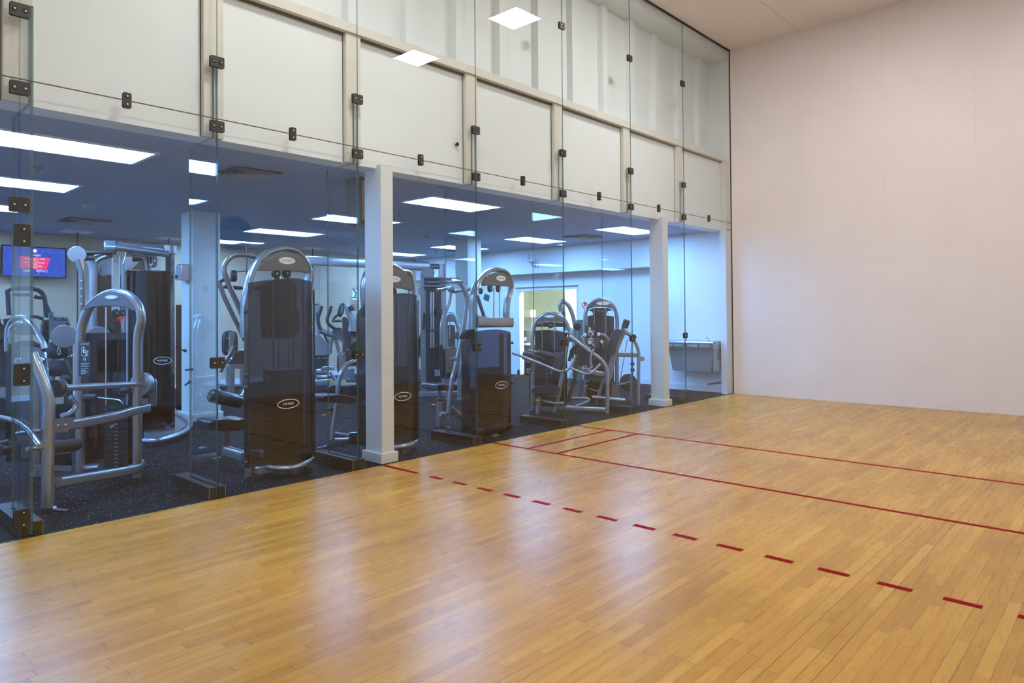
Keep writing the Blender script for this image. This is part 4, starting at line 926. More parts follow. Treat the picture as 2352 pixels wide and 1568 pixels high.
for k,(c,rr_) in enumerate((((1080,330),.11),((1165,390),.13))): disc(t,'cam_disc',M['black'] if k==0 else M['gloss_black'],PGm.at(.05-.05*k),K8,c,rr_,.03)
tube(t,'cam_belt',M['black'],PGm.at(.12),K8,[(1185,225),(1120,290),(1080,400),(1060,560),(1050,700),(1000,850),(950,1070)],prof=RB(.06,.03,.008)); tube(t,'cam_belt',M['black'],PGm.at(.08),K8,[(1110,195),(1040,260),(985,360),(965,450)],prof=RB(.045,.03,.008))
tube(t,'link_rod',SI,PGm.at(.1),K8,[(1000,620),(960,740),(930,850)],.008); tube(t,'link_rod',SI,PGm.at(.1),K8,[(1030,840),(990,910),(945,905)],.008)
a,b = PGm.at(.2)(K8,[(1405,115),(1372,255)]); pad_end(t,a,b,.032,'roller_pad',M['leather']); tube(t,'hand_grip',SI,PGm.at(.2),K8,[(1335,265),(1295,360),(1285,470),(1300,550),(1180,575)],.017)
for x in (490,750): foot(t,PGm.at(.2),K8,(x,1290),.04)
foot(t,PGm,K8,(418,1205),.045)

# ---- H: machine behind G
PH = Pl((-.95,-2.85,0),(.6,-.8,0))
t = thing('biceps_curl_machine', 'grey arched machine with bright oval badge and white-ended grips, near the far wall', 'exercise machine', (-.8,-2.9,0))
tube(t,'arch_frame',SI,PH,K7,[(1115,2250),(1115,1500),(1112,1200),(1110,1010),(1130,910),(1190,828),(1270,782),(1340,770),(1430,797),(1500,865),(1540,955),(1555,1060),(1555,1200),(1550,1500),(1550,2200)],prof=ell(.030,.05))
h_ = plate(t,'head_cover',M['head_grey'],PH,K7,[(1125,892),(1165,835),(1240,790),(1340,778),(1430,802),(1500,865),(1530,905),(1430,882),(1330,872),(1240,874),(1145,905)],.03,.03,bevel=.005)
c = PH.at(.062)(K7,[(1360,822)])[0]; logo(h_,PH,c,.22,.06,'','white')
pulley(t,PH,K7,(1342,930),.05); pulley(t,PH,K7,(1290,925),.045,-.03)
plate(t,'pulley_housing',M['black'],PH,K7,[(1150,920),(1240,882),(1430,888),(1500,920),(1420,930),(1400,990),(1220,990),(1210,940)],.02,-.04)
for x in (1235,1395): rod(t,PH,K7,(x,880),(x,1600),.007)
plate(t,'smoked_shroud',M['shroud'],PH,K7,[(1140,2200),(1140,1000),(1210,985),(1400,988),(1510,1005),(1510,2200)],.012,-.1); plate(t,'rear_panel',M['veiled_panel'],PH,K7,[(1140,2200),(1140,1005),(1210,990),(1400,992),(1510,1010),(1510,2200)],.012,-.17)
placard(t,PH,PH.at(.1)(K7,[(1190,1272)])[0],.16,.31,'')
tube(t,'curved_arm',SI,PH.at(-.35),K7,[(778,935),(762,850),(785,800),(815,795),(860,830),(905,900),(940,1000),(960,1090),(972,1170)],prof=ell(.035,.04))
tube(t,'arm_post',SD,PH.at(-.38),K7,[(795,900),(810,980),(820,1060),(830,1200)],.03); disc(t,'arm_joint',SI,PH.at(-.35),K7,(768,880),.03,.06)
tube(t,'rear_post',SI,PH.at(-.4),K7,[(968,1180),(968,1500),(968,1900)],.045); disc(t,'arm_joint',M['black'],PH.at(-.3),K7,(1000,1150),.06,.04)
MB().tube(PH.at(.1)(K8,[(1770,20),(1700,180),(1640,360),(1600,500),(1580,640)]),0,prof=RB(.09,.05,.02),up=PH.n).build('back_frame',SI,t)
cushion(t,PH.at(.18),K7,[(1395,1480),(1430,1330),(1480,1230),(1540,1175),(1595,1185),(1610,1230),(1560,1350),(1530,1500),(1450,1560)],.07,0,'back_pad')
cushion(t,PH.at(.2),K8,[(1450,220),(1470,160),(1520,145),(1570,170),(1560,260),(1510,305),(1465,290)],.07,0,'chest_pad')
for c in ((1405,42),(1455,155),(1200,50),(1272,165)): 
    p = PH.at(.25)(K8,[c])[0]; MB().cyl(p,p+PH.n*.05-UP*.01,.024,14).build('grip_end',M['white_logo'],t,bevel=.005)
tube(t,'hand_grip',SI,PH.at(.24),K8,[(1410,45),(1490,62),(1540,110),(1565,150)],.02); tube(t,'hand_grip',SI,PH.at(.24),K8,[(1200,52),(1155,90),(1165,150),(1210,215),(1290,260)],.018); tube(t,'hand_grip',SI,PH.at(.24),K8,[(1272,165),(1300,200),(1340,230)],.018)
o = MB().obox(PH.at(.2)(K7,[(1672,1108)])[0],(PH.r+UP*-.35).normalized(),(UP+PH.r*.35).normalized(),PH.n,.05,.065,.02,.012).build('rep_counter',M['black'],t)
tube(t,'upper_arm_tube',SI,PH.at(.1),K7,[(1600,1190),(1660,1215),(1740,1265),(1790,1320)],.032); a,b = PH.at(.12)(K7,[(1615,1170),(1700,1130)]); MB().cyl(a,b,.025,14).build('counter_bracket',SI,t)
tube(t,'outer_leg',SI,PH.at(.1),K8,[(1870,90),(1940,150),(1985,240),(2005,360),(2003,700),(1998,1145)],.027); disc(t,'arm_cap',M['black'],PH.at(.1),K7,(1780,1290),.045,.05)
tube(t,'column',SD,PH.at(.05),K8,[(1905,380),(1903,700),(1900,1010)],prof=RB(.03,.03,.008))
for c in ((1912,492),(1912,582)): pulley(t,PH.at(.08),K8,c,.033)
tube(t,'cross_rail',SI,PH.at(.0),K8,[(1700,350),(1860,352),(2030,360)],prof=RB(.075,.05,.015)); bolts(t,PH.at(.03),K8,[(1750,300),(1800,300)],0,.012); disc(t,'rail_end',SI,PH.at(0),K8,(2055,415),.04,.04)
disc(t,'weight_disc',M['black'],PH.at(-.05),K8,(1850,770),.135,.04); tube(t,'disc_arm',SI,PH.at(0),K8,[(1715,805),(1800,780),(1880,760)],.018)
rod(t,PH,K8,(1835,130),(1735,700),.005,0,'cable',M['cable']); rod(t,PH,K8,(1905,150),(1885,380),.006,.08); rod(t,PH,K8,(1885,640),(1885,1010),.006,.08)
a,b = PH.at(.15)(K8,[(1300,990),(1800,1045)]); MB().cyl(a,b,.036,16).build('roller_tube',SI,t); disc(t,'roller_end',mat('brown_rubber_disc',(.07,.045,.03),.5),PH.at(.15),K8,(1848,1060),.058,.05); 
plate(t,'gusset',SD,PH.at(.05),K8,[(1590,980),(1600,770),(1650,800),(1745,985)],.03)
cushion(t,PH.at(.1),K8,[(1175,690),(1200,660),(1300,680),(1400,700),(1480,690),(1470,725),(1350,730),(1230,720)],.3,0,'seat')
tube(t,'seat_beam',SI,PH.at(.12),K8,[(1150,590),(1300,620),(1500,650)],prof=RB(.085,.06,.02)); plate(t,'beam_cap',SI,PH.at(.14),K8,[(1560,610),(1605,600),(1620,650),(1580,740),(1560,735)],.05)
tube(t,'diagonal_leg',SI,PH.at(.05),K8,[(1490,700),(1430,880),(1370,1110)],.032); tube(t,'seat_stem',SD,PH.at(.05),K8,[(1260,720),(1230,820),(1185,1000)],.022); tube(t,'low_rail',SI,PH.at(.0),K8,[(1260,860),(1340,890),(1420,910)],.025); disc(t,'seat_wheel',M['black'],PH.at(.1),K8,(1265,780),.045,.03,axis=UP)
q = PH.at(.1)(K8,[(1205,825)])[0]; MB().ball(q,.018,2,1,.6).build('adjuster_knob',M['yellow'],t)
tube(t,'rear_leg',SI,PH.at(-.02),K8,[(1128,650),(1126,880),(1124,980)],.018); plate(t,'foot_block',M['black'],PH.at(-.1),K8,[(1070,980),(1130,915),(1160,960),(1110,1010)],.05)
foot(t,PH.at(.1),K8,(1998,1150),.05)

# ---- cardio machines in the back rows
PX1 = Pl((-6.4,-4.6,0),(.85,-.5,0))
t = thing('elliptical_trainer', 'blue-grey elliptical trainer with small upright console, behind the tall lat machine', 'cardio machine', (-6.5,-4.6,0), 'elliptical trainers')
plate(t,'console',SD,PX1,Z4,[(120,312),(290,312),(298,340),(262,520),(180,510),(125,470)],.08,.05,bevel=.01); plate(t,'screen',M['black'],PX1,Z4,[(145,325),(270,325),(265,345),(150,345)],.005,.135)
MB().tube(PX1(Z4,[(205,520),(235,650),(260,800),(290,940)]),0,prof=RB(.13,.1,.03),up=PX1.n,taper=lambda f: .8+.5*f).build('neck',SI,t)
plate(t,'body_shell',SI,PX1,Z4,[(175,890),(300,950),(400,1040),(470,1160),(500,1300),(480,1380),(190,1340)],.2,-.1,bevel=.02)
tube(t,'handle_bar',M['black'],PX1.at(.2),Z4,[(340,370),(310,480),(275,580),(268,650),(290,760),(320,840)],.032)
tube(t,'drive_arm',SD,PX1.at(.15),Z4,[(320,860),(480,930),(620,970),(780,1010)],.05); tube(t,'flex_hose',M['black'],PX1.at(.12),Z4,[(320,820),(400,960),(440,1060),(480,1110)],.02)
tube(t,'strut',SD,PX1.at(.1),Z4,[(550,1000),(510,1180),(500,1330)],.04); tube(t,'strut',SD,PX1.at(.1),Z4,[(620,1010),(660,1180),(690,1300)],.04)
tube(t,'pedal_rail',M['black'],PX1.at(.2),Z4,[(190,1375),(330,1372),(470,1370)],prof=RB(.06,.06,.01)); 
MB().tube([hit(*Z5((60,330)),(0,0,.06),UP),hit(*Z5((340,340)),(0,0,.06),UP)],.05).build('base_bar',SD,t)
for x in (230,340): tube(t,'stand_leg',M['black'],PX1.at(.1),Z4,[(x,1380),(x,1700),(x,1900)],.035)
PX2 = Pl((-5.7,-4.4,0),(.85,-.5,0))
t = thing('elliptical_trainer', 'elliptical trainer with curved silver neck and dark angled console, left of the slim pillar', 'cardio machine', (-5.7,-4.3,0), 'elliptical trainers')
plate(t,'console',M['gloss_black'],PX2,Z4,[(690,345),(720,315),(800,320),(775,500),(720,600),(670,580),(640,540)],.1,.0,bevel=.02); plate(t,'screen',M['silver_dark'],PX2,Z4,[(725,350),(770,380),(755,500),(705,540)],.006,.102)
MB().tube(PX2.at(.1)(Z4,[(810,330),(850,420),(900,540),(945,650),(965,760),(955,880)]),0,prof=RB(.16,.1,.04),up=PX2.n,taper=lambda f: .5+.6*f).build('neck',SI,t)
plate(t,'column',M['black'],PX2,Z4,[(750,600),(790,585),(850,620),(900,800),(930,1050),(900,1480),(750,1500)],.15,-.1,bevel=.02)
tube(t,'handle_bar',M['black'],PX2.at(.2),Z4,[(740,668),(640,672),(555,680),(590,610),(650,550)],.025,smooth=False); tube(t,'handle_bar',M['black'],PX2.at(.2),Z4,[(905,370),(935,420),(945,470)],.05)
tube(t,'moving_handle',M['black'],PX2.at(.1),Z4,[(530,370),(500,480),(465,570),(450,640),(470,720),(540,780),(610,830)],.03)
plate(t,'mechanism_cover',M['head_grey'],PX2,Z4,[(560,830),(620,800),(720,805),(745,860),(740,980),(620,960),(545,900)],.15,-.15); plate(t,'wood_tag',mat('tan_tag',(.45,.25,.14),.5),PX2,Z4,[(680,1050),(750,1055),(740,1105),(690,1080)],.01,-.1)
plate(t,'rear_box',M['black'],PX2,Z4,[(920,870),(1040,870),(1050,990),(920,990)],.1,-.1); plate(t,'side_cover',SI,PX2,Z4,[(910,990),(1060,990),(1060,1060),(940,1090)],.1,-.15)
MB().obox((-5.7,-4.35,.1),PX2.n,PX2.r,UP,.7,.28,.1).build('base_housing',M['gloss_black'],t,bevel=.02)
# low machine between the two
PX3 = Pl((-4.6,-4.9,0),(.85,-.5,0))
t = thing('low_row_machine', 'low silver-railed machine on the floor left of the slim white pillar, behind the curved tube', 'exercise machine', (-4.6,-4.9,0))
MB().tube(PX3(Z5,[(100,400),(230,385),(370,375)]),0,prof=RB(.13,.1,.03),up=PX3.n).build('base_beam',SI,t); bolts(t,PX3.at(.07),Z5,[(140,405),(170,404)],0,.014)
a,b = PX3(Z5,[(170,220),(350,212)]); pad_end(t,a,b,.05,'roller_pad',SI); a,b = PX3(Z5,[(175,300),(350,300)]); pad_end(t,a,b,.045,'roller_pad',SI)
plate(t,'side_plate',SI,PX3,Z5,[(118,190),(150,165),(165,260),(160,340),(120,345)],.05,.05); tube(t,'link_arm',SI,PX3,Z5,[(380,225),(420,280),(455,350)],.03)
plate(t,'head_block',SI,PX3,Z5,[(235,170),(290,135),(430,135),(440,190),(250,195)],.06,0,bevel=.01); plate(t,'back_box',M['black'],PX3,Z5,[(150,20),(350,10),(340,150),(150,180)],.1,-.3)
tube(t,'rear_post',SD,PX3.at(-.2),Z5,[(712,170),(710,360)],prof=RB(.09,.09,.02)); tube(t,'rear_foot_bar',M['black'],PX3.at(-.2),Z5,[(620,352),(770,358)],.025)
disc(t,'foot_disc',SI,PX3.at(.1),Z5,(600,245),.10,.03); q = PX3(Z5,[(398,360)])[0]; MB().ball(q,.03,1.6,1,.6).build('adjuster_knob',M['yellow'],t)
tube(t,'brace_rod',SI,PX3,Z5,[(360,450),(450,400)],.012); tube(t,'upright',SD,PX3.at(-.1),Z5,[(300,200),(300,380)],.04)
# treadmills
PT1 = Pl((-7.4,-9.2,0),(.97,-.2,0))
t = thing('treadmill', 'black treadmill with tall handrail loop below the television', 'cardio machine', (-7.4,-9.2,0), 'treadmills')
tube(t,'handrail',M['black'],PT1,Z1,[(135,1200),(125,1050),(118,900),(110,850),(150,808),(330,800),(480,803),(590,835),(645,890),(672,960),(685,1100),(692,1235)],.032,sub=4)
tube(t,'handrail_brace',M['black'],PT1,Z1,[(680,1000),(720,1090),(760,1190),(790,1235)],.025); tube(t,'console_bar',M['black'],PT1,Z1,[(515,915),(560,935),(660,940)],.028); tube(t,'console_bar',M['black'],PT1,Z1,[(180,890),(300,895),(450,895)],.025)
plate(t,'sensor_box',M['head_grey'],PT1,Z1,[(705,1165),(800,1145),(800,1210),(715,1220)],.08); tube(t,'low_rail',M['black'],PT1,Z1,[(430,1220),(540,1225),(620,1250),(680,1290)],.025)
tube(t,'front_upright',M['black'],PT1,Z1,[(110,1250),(130,1400),(140,2300)],.06); plate(t,'belt_deck',M['gloss_black'],PT1,Z1,[(60,2200),(700,2200),(700,2340),(60,2340)],.8,-.2)
PT2 = Pl((-6.3,-8.9,0),(.97,-.2,0))
t = thing('treadmill', 'black treadmill seen from the front with lettered console hood, left of the seated dip machine', 'cardio machine', (-6.3,-8.9,0), 'treadmills')
plate(t,'console_hood',M['gloss_black'],PT2,Z2,[(650,555),(665,300),(720,215),(800,200),(1060,205),(1110,215),(1135,330),(1140,555)],.25,-.12,bevel=.03); plate(t,'hood_panel',M['head_grey'],PT2,Z2,[(800,548),(800,250),(1085,262),(1090,548)],.02,.13)
c = PT2.at(.135)(Z2,[(925,225)])[0]; MB().text('MATRIX',c,PT2.r,UP,.075).build('hood_lettering',SI,t)
tube(t,'upright',M['black'],PT2,Z2,[(720,560),(730,900),(740,2600)],.06); tube(t,'upright',M['black'],PT2,Z2,[(1110,560),(1115,900),(1120,2600)],.06)
MB().obox((-6.7,-8.8,.12),PT2.n,PT2.r,UP,.9,.38,.11).build('belt_deck',M['gloss_black'],t,bevel=.02)
PT3 = Pl((-4.6,-10.3,0),(.97,-.2,0))
t = thing('treadmill', 'dark treadmill cut by the left edge of the photo, pale blue lettered deck side', 'cardio machine', (-4.6,-10.3,0), 'treadmills')
plate(t,'console_hood',M['gloss_black'],PT3,Z2,[(-80,580),(-80,230),(20,215),(45,320),(110,350),(120,560),(20,590)],.25,-.1,bevel=.02); tube(t,'upright',M['black'],PT3,Z2,[(10,580),(40,800),(60,1100),(50,1230)],.04)
plate(t,'deck_side',SI,PT3,Z2,[(-80,1340),(128,1340),(128,1490),(-80,1490)],.1,.1); plate(t,'deck_top',M['black'],PT3,Z2,[(-80,1150),(128,1230),(128,1338),(-80,1338)],.1,.0); plate(t,'deck_base',M['black'],PT3,Z2,[(-80,1492),(128,1492),(128,2000),(-80,2000)],.3,-.1)

# ---- televisions
def screen_mat():
    m = mat('television_picture', (0,0,0), .3); nt = m.node_tree; b = nt.nodes['Principled BSDF']
    g = N(nt,'ShaderNodeNewGeometry'); v = N(nt,'ShaderNodeTexNoise'); v.inputs['Scale'].default_value = 55; v.inputs['Detail'].default_value = 8; v.inputs['Roughness'].default_value=.8; mp = N(nt,'ShaderNodeMapping'); mp.inputs['Scale'].default_value=(1,1,2.2)
    nt.links.new(g.outputs['Position'],mp.inputs[0]); nt.links.new(mp.outputs[0],v.inputs['Vector'])
    r = N(nt,'ShaderNodeValToRGB'); e = r.color_ramp.elements; e[0].position=.40; e[0].color=(.0,.006,.06,1); e[1].position=.72; e[1].color=(.35,.6,1,1); x=e.new(.52); x.color=(.0,.05,.6,1)
    nt.links.new(v.outputs['Fac'],r.inputs[0]); nt.links.new(r.outputs[0],b.inputs['Emission Color']); b.inputs['Emission Strength'].default_value=.42; return m
SM = screen_mat(); PK = mat('pink_picture_panel',(0,0,0),.4,emit=(.85,.04,.25),es=.36); WT = mat('white_picture_text',(0,0,0),.4,emit=(1,1,1),es=.36)
PTV = Pl((-8.72,-8.45,0),(1,-.03,0))
t = thing('television', 'wall television showing a blue stadium with a pink fixtures panel', 'television', (-8.75,-8.45,2.13), 'televisions on the left wall')
a = PTV(ID,[(7,562),(155,570),(150,640),(0,633)]); ctr = sum(a,V((0,0,0)))/4
sx = ((a[1]-a[0]).length+(a[2]-a[3]).length)/4; ex = (a[1]+a[2]-a[0]-a[3]).normalized(); ez = UP; sz = ((a[0]-a[3]).length+(a[1]-a[2]).length)/4
MB().obox(ctr-PTV.n*.03,ex,ez,PTV.n,sx,sz,.03,.01).build('casing',M['gloss_black'],t)
scn = MB().obox(ctr+PTV.n*.001,ex,ez,PTV.n,sx*.955,sz*.93,.0015).build('screen',SM,t,smooth=False)
pn = lambda x,z,o_: ctr+ex*(x*sx)+ez*(z*sz)+PTV.n*o_
MB().prism([pn(-.46,.34,.004),pn(.48,.30,.004),pn(.36,-.48,.004),pn(-.50,-.42,.004)],PTV.n*.001).build('fixtures_panel',PK,scn,smooth=False)
mb = MB()
for s_,x,z,h in (('Tonight',-.0,.44,.05),('Argentina vs USA',0,.2,.042),('10:00am',0,.08,.025),('Scotland vs Russia',-.02,-.04,.042),('3:00pm',0,-.15,.025),('Wales vs Fiji',0,-.27,.042),('5:00pm',0,-.38,.025),('ESPN',-.22,-.60,.055),('ESPN 2',.22,-.58,.055)): mb.text(s_,pn(x,z,.006),ex,ez,h)
mb.cyl(pn(.0,.72,.004),pn(.0,.72,.006),.03,12); mb.build('picture_text',WT,scn,smooth=False)
MB().obox(ctr-PTV.n*.10,ex,ez,PTV.n,.1,.1,.05).build('wall_bracket',M['black'],t,smooth=False)
t = thing('television', 'dark television cut off by the left edge of the photo, beside the blue one', 'television', (-8.75,-9.55,2.13), 'televisions on the left wall')
c = ctr-ex*(sx*2+.045); MB().obox(c-PTV.n*.03-UP*.01,ex,ez,PTV.n,sx,sz,.03,.01).build('casing',M['gloss_black'],t); MB().obox(c+PTV.n*.001-UP*.01,ex,ez,PTV.n,sx*.955,sz*.93,.0015).build('screen',mat('television_screen_dark',(.01,.02,.05),.15,emit=(.01,.05,.2),es=.4),t,smooth=False)
MB().box((-8.899,c.y-.1,c.z-.1),(c.x-.04,c.y+.1,c.z+.1)).build('wall_bracket',M['black'],t,smooth=False)

# ---- drinking fountain
t = thing('drinking_fountain', 'stainless twin drinking fountain with push bars, wall-hung in the corner', 'drinking fountain', (-.65,-.2,.36))
FS = mat('brushed_stainless', (.42,.43,.46), .32, .8); FD = mat('dark_vinyl_cabinet', (.17,.18,.21), .4)
for x0,x1 in ((-1.17,-.72),(-.715,-.16)):
    b = MB().prism([V((x0,-.42,.80)),V((x0,-.44,.90)),V((x0,-.42,.925)),V((x0,-.0215,.93)),V((x0,-.0215,.76)),V((x0,-.38,.76))],(x1-x0,0,0)).build('basin_top',FS,t,bevel=.006)
    n_ = 2
    for k in range(n_):
        xa = x0+.05+k*(x1-x0-.06)/n_; MB().obox((xa+(x1-x0)*.19,-.435,.845),(1,0,0),UP,(0,1,0),(x1-x0)*.18,.022,.006,.01).build('push_bar',M['steel'],b)
MB().prism([V((-1.08,-.36,.76)),V((-.20,-.36,.76)),V((-.26,-.33,.38)),V((-1.02,-.33,.38))],(0,.30,0)).build('lower_cabinet',FD,t,bevel=.006)
v_ = MB().box((-.20,-.36,.40),(-.155,-.025,.93)).build('side_panel',FS,t,smooth=False)
mb = MB()
for k in range(9): mb.box((-.156,-.30,.60+k*.022),(-.153,-.12,.61+k*.022))
mb.build('side_louvre',M['vent_dark'],v_,smooth=False)
for x in (-.80,-.36):
    MB().tube([V((x,-.2,.925)),V((x,-.2,.965)),V((x-.02,-.22,.985)),V((x-.045,-.24,.975))],.010).build('spout',M['steel'],t)
MB().tube([V((-.55,-.03,.19)),V((-.35,-.10,.195)),V((-.15,-.2,.20))],.008)
t = MB().tube([hit(1626,882,(0,-.045,0),(0,1,0)),hit(1650,878,(0,-.045,0),(0,1,0)),hit(1668,875,(0,-.06,0),(0,1,0))],.012).build('black_hose',M['cable']); tag(t,'short black hose low on the wall below the drinking fountain','hose')

# ---- ceiling fittings
def diffuser(x,y,s,label):
    t = thing('ceiling_vent', label, 'air vent', (x,y,CH-.04), 'square ceiling air vents')
    rings = [(s,0.),(s*.8,.012),(s*.62,.016),(s*.46,.020),(s*.3,.024)]
    for k,(r_,d_) in enumerate(rings):
        mb = MB(); r2 = r_-.030; z = CH-.004
        o_=[V((x+a*r_,y+b*r_,z-.022)) for a,b in ((-1,-1),(1,-1),(1,1),(-1,1))]; i_=[V((x+a*r2,y+b*r2,z-.004)) for a,b in ((-1,-1),(1,-1),(1,1),(-1,1))]
        up_=[p+UP*.004 for p in o_]; ui=[p+UP*.003 for p in i_]
        mb.add(o_+i_+up_+ui,[(q,(q+1)%4,(q+1)%4+4,q+4) for q in range(4)]+[(q+8,(q+1)%4+8,(q+1)%4+12,q+12) for q in range(4)]+[(q,(q+1)%4,(q+1)%4+8,q+8) for q in range(4)]+[(q+4,(q+1)%4+4,(q+1)%4+12,q+12) for q in range(4)])
        mb.build('louvre' if k else 'frame',M['vent'],t,smooth=False)
    MB().box((x-s*.97,y-s*.97,CH-.003),(x+s*.97,y+s*.97,CH-.0005)).build('backing',M['vent_dark'],t,smooth=False)
diffuser(-1.27,-8.31,.25,'grey square louvred ceiling vent nearest the glass, left of the tall machines')
diffuser(-6.4,-8.36,.30,'grey square louvred ceiling vent above the treadmills')
diffuser(-2.48,-1.06,.28,'grey square louvred ceiling vent near the far wall')
diffuser(-6.2,-.7,.28,'grey square ceiling vent tight against the far bulkhead')
def sprinkler(x,y,label):
    t = thing('ceiling_sprinkler', label, 'sprinkler', (x,y,CH-.07), 'ceiling sprinklers')
    MB().cyl((x,y,CH-.012),(x,y,CH+.001),.042,18,.05).build('escutcheon',SD,t); MB().cyl((x,y,CH-.05),(x,y,CH-.01),.012,10).build('stem',SD,t)
    MB().tube([V((x-.016,y,CH-.045)),V((x-.02,y,CH-.06)),V((x,y,CH-.075)),V((x+.02,y,CH-.06)),V((x+.016,y,CH-.045))],.003).build('yoke',SD,t); MB().cyl((x,y,CH-.08),(x,y,CH-.076),.018,12).build('deflector',SD,t)
sprinkler(-2.47,-9.85,'small ceiling sprinkler between the two left ceiling lights'); sprinkler(-2.48,-5.44,'small ceiling sprinkler right of the slim white pillar top')
sprinkler(-6.74,-1.08,'tiny ceiling sprinkler above the cable crossover beam'); sprinkler(-6.72,-5.35,'tiny ceiling sprinkler beside the blue round reflection'); 
q = hit(1569,536,(0,0,CH),UP); sprinkler(q.x,q.y,'small ceiling sprinkler near the drinking fountain')
for x,y,l in ((-4.64,-8.8,'white smoke detector on the ceiling at the left, above the multi-station'),(-4.44,-3.26,'white smoke detector on the ceiling right of the slim pillar')):
    t = thing('smoke_detector', l, 'smoke detector', (x,y,CH-.06), 'smoke detectors'); MB().cyl((x,y,CH-.03),(x,y,CH-.001),.075,24,.085).build('base',M['vent'],t); MB().cyl((x,y,CH-.055),(x,y,CH-.03),.04,20,.07).build('sensor_head',M['vent'],t)
# speaker beside the slim pillar
t = thing('loudspeaker', 'dark wooden loudspeaker hung high beside the slim white pillar', 'speaker', (-.7,-7.4,2.4))
p0 = hit(795,460,(0,-7.42,0),(0,1,0)); p1 = hit(826,460,(0,-7.42,0),(0,1,0)); zt_ = hit(826,404,(0,-7.42,0),(0,1,0)).z; zb_ = hit(826,512,(0,-7.42,0),(0,1,0)).z
MB().box((p0.x,-7.42,zb_),(p1.x,-7.12,zt_)).build('cabinet',mat('dark_speaker_cabinet',(.05,.04,.035),.4),t,smooth=False,bevel=.008)
MB().box((p1.x,-7.39,zb_+.04),(p1.x+.006,-7.15,zt_-.04)).build('grille',mat('tan_grille',(.30,.23,.17),.7),t,smooth=False); MB().box(((p0.x+p1.x)/2-.02,-7.3,zt_),((p0.x+p1.x)/2+.02,-7.26,CH)).build('hanger',M['black'],t,smooth=False)
# hanging leads
for k,(x_,y0_,y1_,l) in enumerate(((178,542,1000,'thin black lead hanging from the ceiling right of the television'),(388,566,720,'thin black lead hanging from the ceiling above the multi-station'),(566.5,566,840,'thin black lead hanging from the ceiling left of the tall arched machine'),(718.5,577,840,'thin black lead hanging from the ceiling right of the tall arched machine'))):
    P_ = Pl((-7.9,-8,0),(1,0,0)); a = P_(ID,[(x_,y0_)])[0]; b = P_(ID,[(x_,y1_)])[0]
    t = thing('power_lead', l, 'cable', (a.x,a.y,b.z), 'leads hanging from the ceiling'); MB().cyl((a.x,a.y,b.z),(a.x,a.y,CH),.012,8).build('lead',M['cable'],t)
    MB().box((a.x-.2,a.y-.2,CH-.02),(a.x+.2,a.y+.2,CH-.001)).build('ceiling_plate',M['troffer'],t,smooth=False)
# small wall things
def flat(name,label,cat,P,K,pts,m,th=.012,off=0,grp=None):
    o = MB().prism(P.at(off)(K,pts),P.n*th).build(name,m,smooth=False); return tag(o,label,cat,grp)
PW = Pl((0,YF-.001,0),(0,-1,0)); PW2 = Pl((0,YR-.001,0),(0,-1,0))
paper = mat('white_paper',(.8,.82,.84),.6)
t = thing('wall_clock', 'white square joke clock with fallen black numerals, high on the far bulkhead', 'clock', tuple(PW(K7,[(385,320)])[0]))
MB().prism(PW(K7,[(300,140),(452,135),(455,315),(318,318)]),PW.n*.02).build('clock_face',M['gym_wall'],t,smooth=False)
mb = MB()
for s_,x,y,rz in (('12',332,180,.9),('11',326,226,1.0),('9',348,262,.3),('8',372,264,-.2),('4',398,262,.1),('5',425,266,.3),('7',378,294,-.5),('3',428,228,.4),('6',415,306,.2),('10',440,304,-.2),('1',395,296,.8)):
    c = PW.at(.022)(K7,[(x,y)])[0]; R_ = PW.r*math.cos(rz)+UP*math.sin(rz); mb.text(s_,c,R_,UP*math.cos(rz)-PW.r*math.sin(rz),.12)
mb.build('numerals',M['black'],t,smooth=False)
flat('access_hatch','flush white square access hatch beside the joke clock on the bulkhead','hatch',PW,K7,[(112,128),(248,120),(246,306),(112,312)],M['side_wall'],.009,-.003)
flat('light_switch','small grey light switch beside the office doorway','switch',PW2,K7,[(82,1095),(108,1095),(108,1158),(82,1158)],M['vent'],.012)
t = thing('prohibition_sign','round red-ringed prohibition sign on the far wall, half behind an arched machine','sign',tuple(PW2(K7,[(1105,890)])[0]))
c = PW2.at(.004)(K7,[(1108,850)])[0]; rr_ = (PW2(K7,[(1068,850)])[0]-PW2(K7,[(1148,850)])[0]).length/2
MB().obox(c,PW2.r,UP,PW2.n,rr_*1.15,rr_*1.5,.002).build('sign_sheet',paper,t,smooth=False)
MB().tube([c+PW2.n*.004+PW2.r*math.cos(2*PI*k/24)*rr_*.88+UP*math.sin(2*PI*k/24)*rr_*.88 for k in range(24)],.011,smooth=False,closed=True,seg=6).build('red_ring',M['red'],t); MB().obox(c+PW2.n*.004,(PW2.r+UP*.8).normalized(),(UP-PW2.r*.8).normalized(),PW2.n,rr_*.8,.01,.001).build('red_bar',M['red'],t,smooth=False)
MB().obox(c+PW2.n*.003+UP*.02,PW2.r,UP,PW2.n,.02,.04,.001).build('phone_symbol',M['black'],t,smooth=False)
flat('green_board','dark green board leaning on the far wall between two arched machines','board',Pl((0,.30,0),(0,-1,0)),K7,[(985,1058),(1078,1050),(1078,2000),(985,2000)],mat('dark_green_board',(.02,.10,.06),.5),.04)
PP = Pl((-4.55,-2.475,0),(0,-1,0)); PP2 = Pl((-4.198,-2.3,0),(1,0,0))
o = flat('pillar_sign','small dark tilted sign stuck on the far pillar','sign',PP2,K5,[(1640,640),(1706,662),(1692,745),(1624,712)],mat('dark_blue_sign',(.02,.05,.09),.4),.006)
MB().text('FOR YOUR',PP2.at(.008)(K5,[(1668,672)])[0],PP2.r,UP,.05).text('SAFETY',PP2.at(.008)(K5,[(1664,695)])[0],PP2.r,UP,.04).build('sign_lettering',M['white_logo'],o) if False else None
t = thing('wall_dispenser','silver-blue dispenser box on the edge of the white pillar deep in the gym','dispenser',(-4.45,-7.72,1.7))
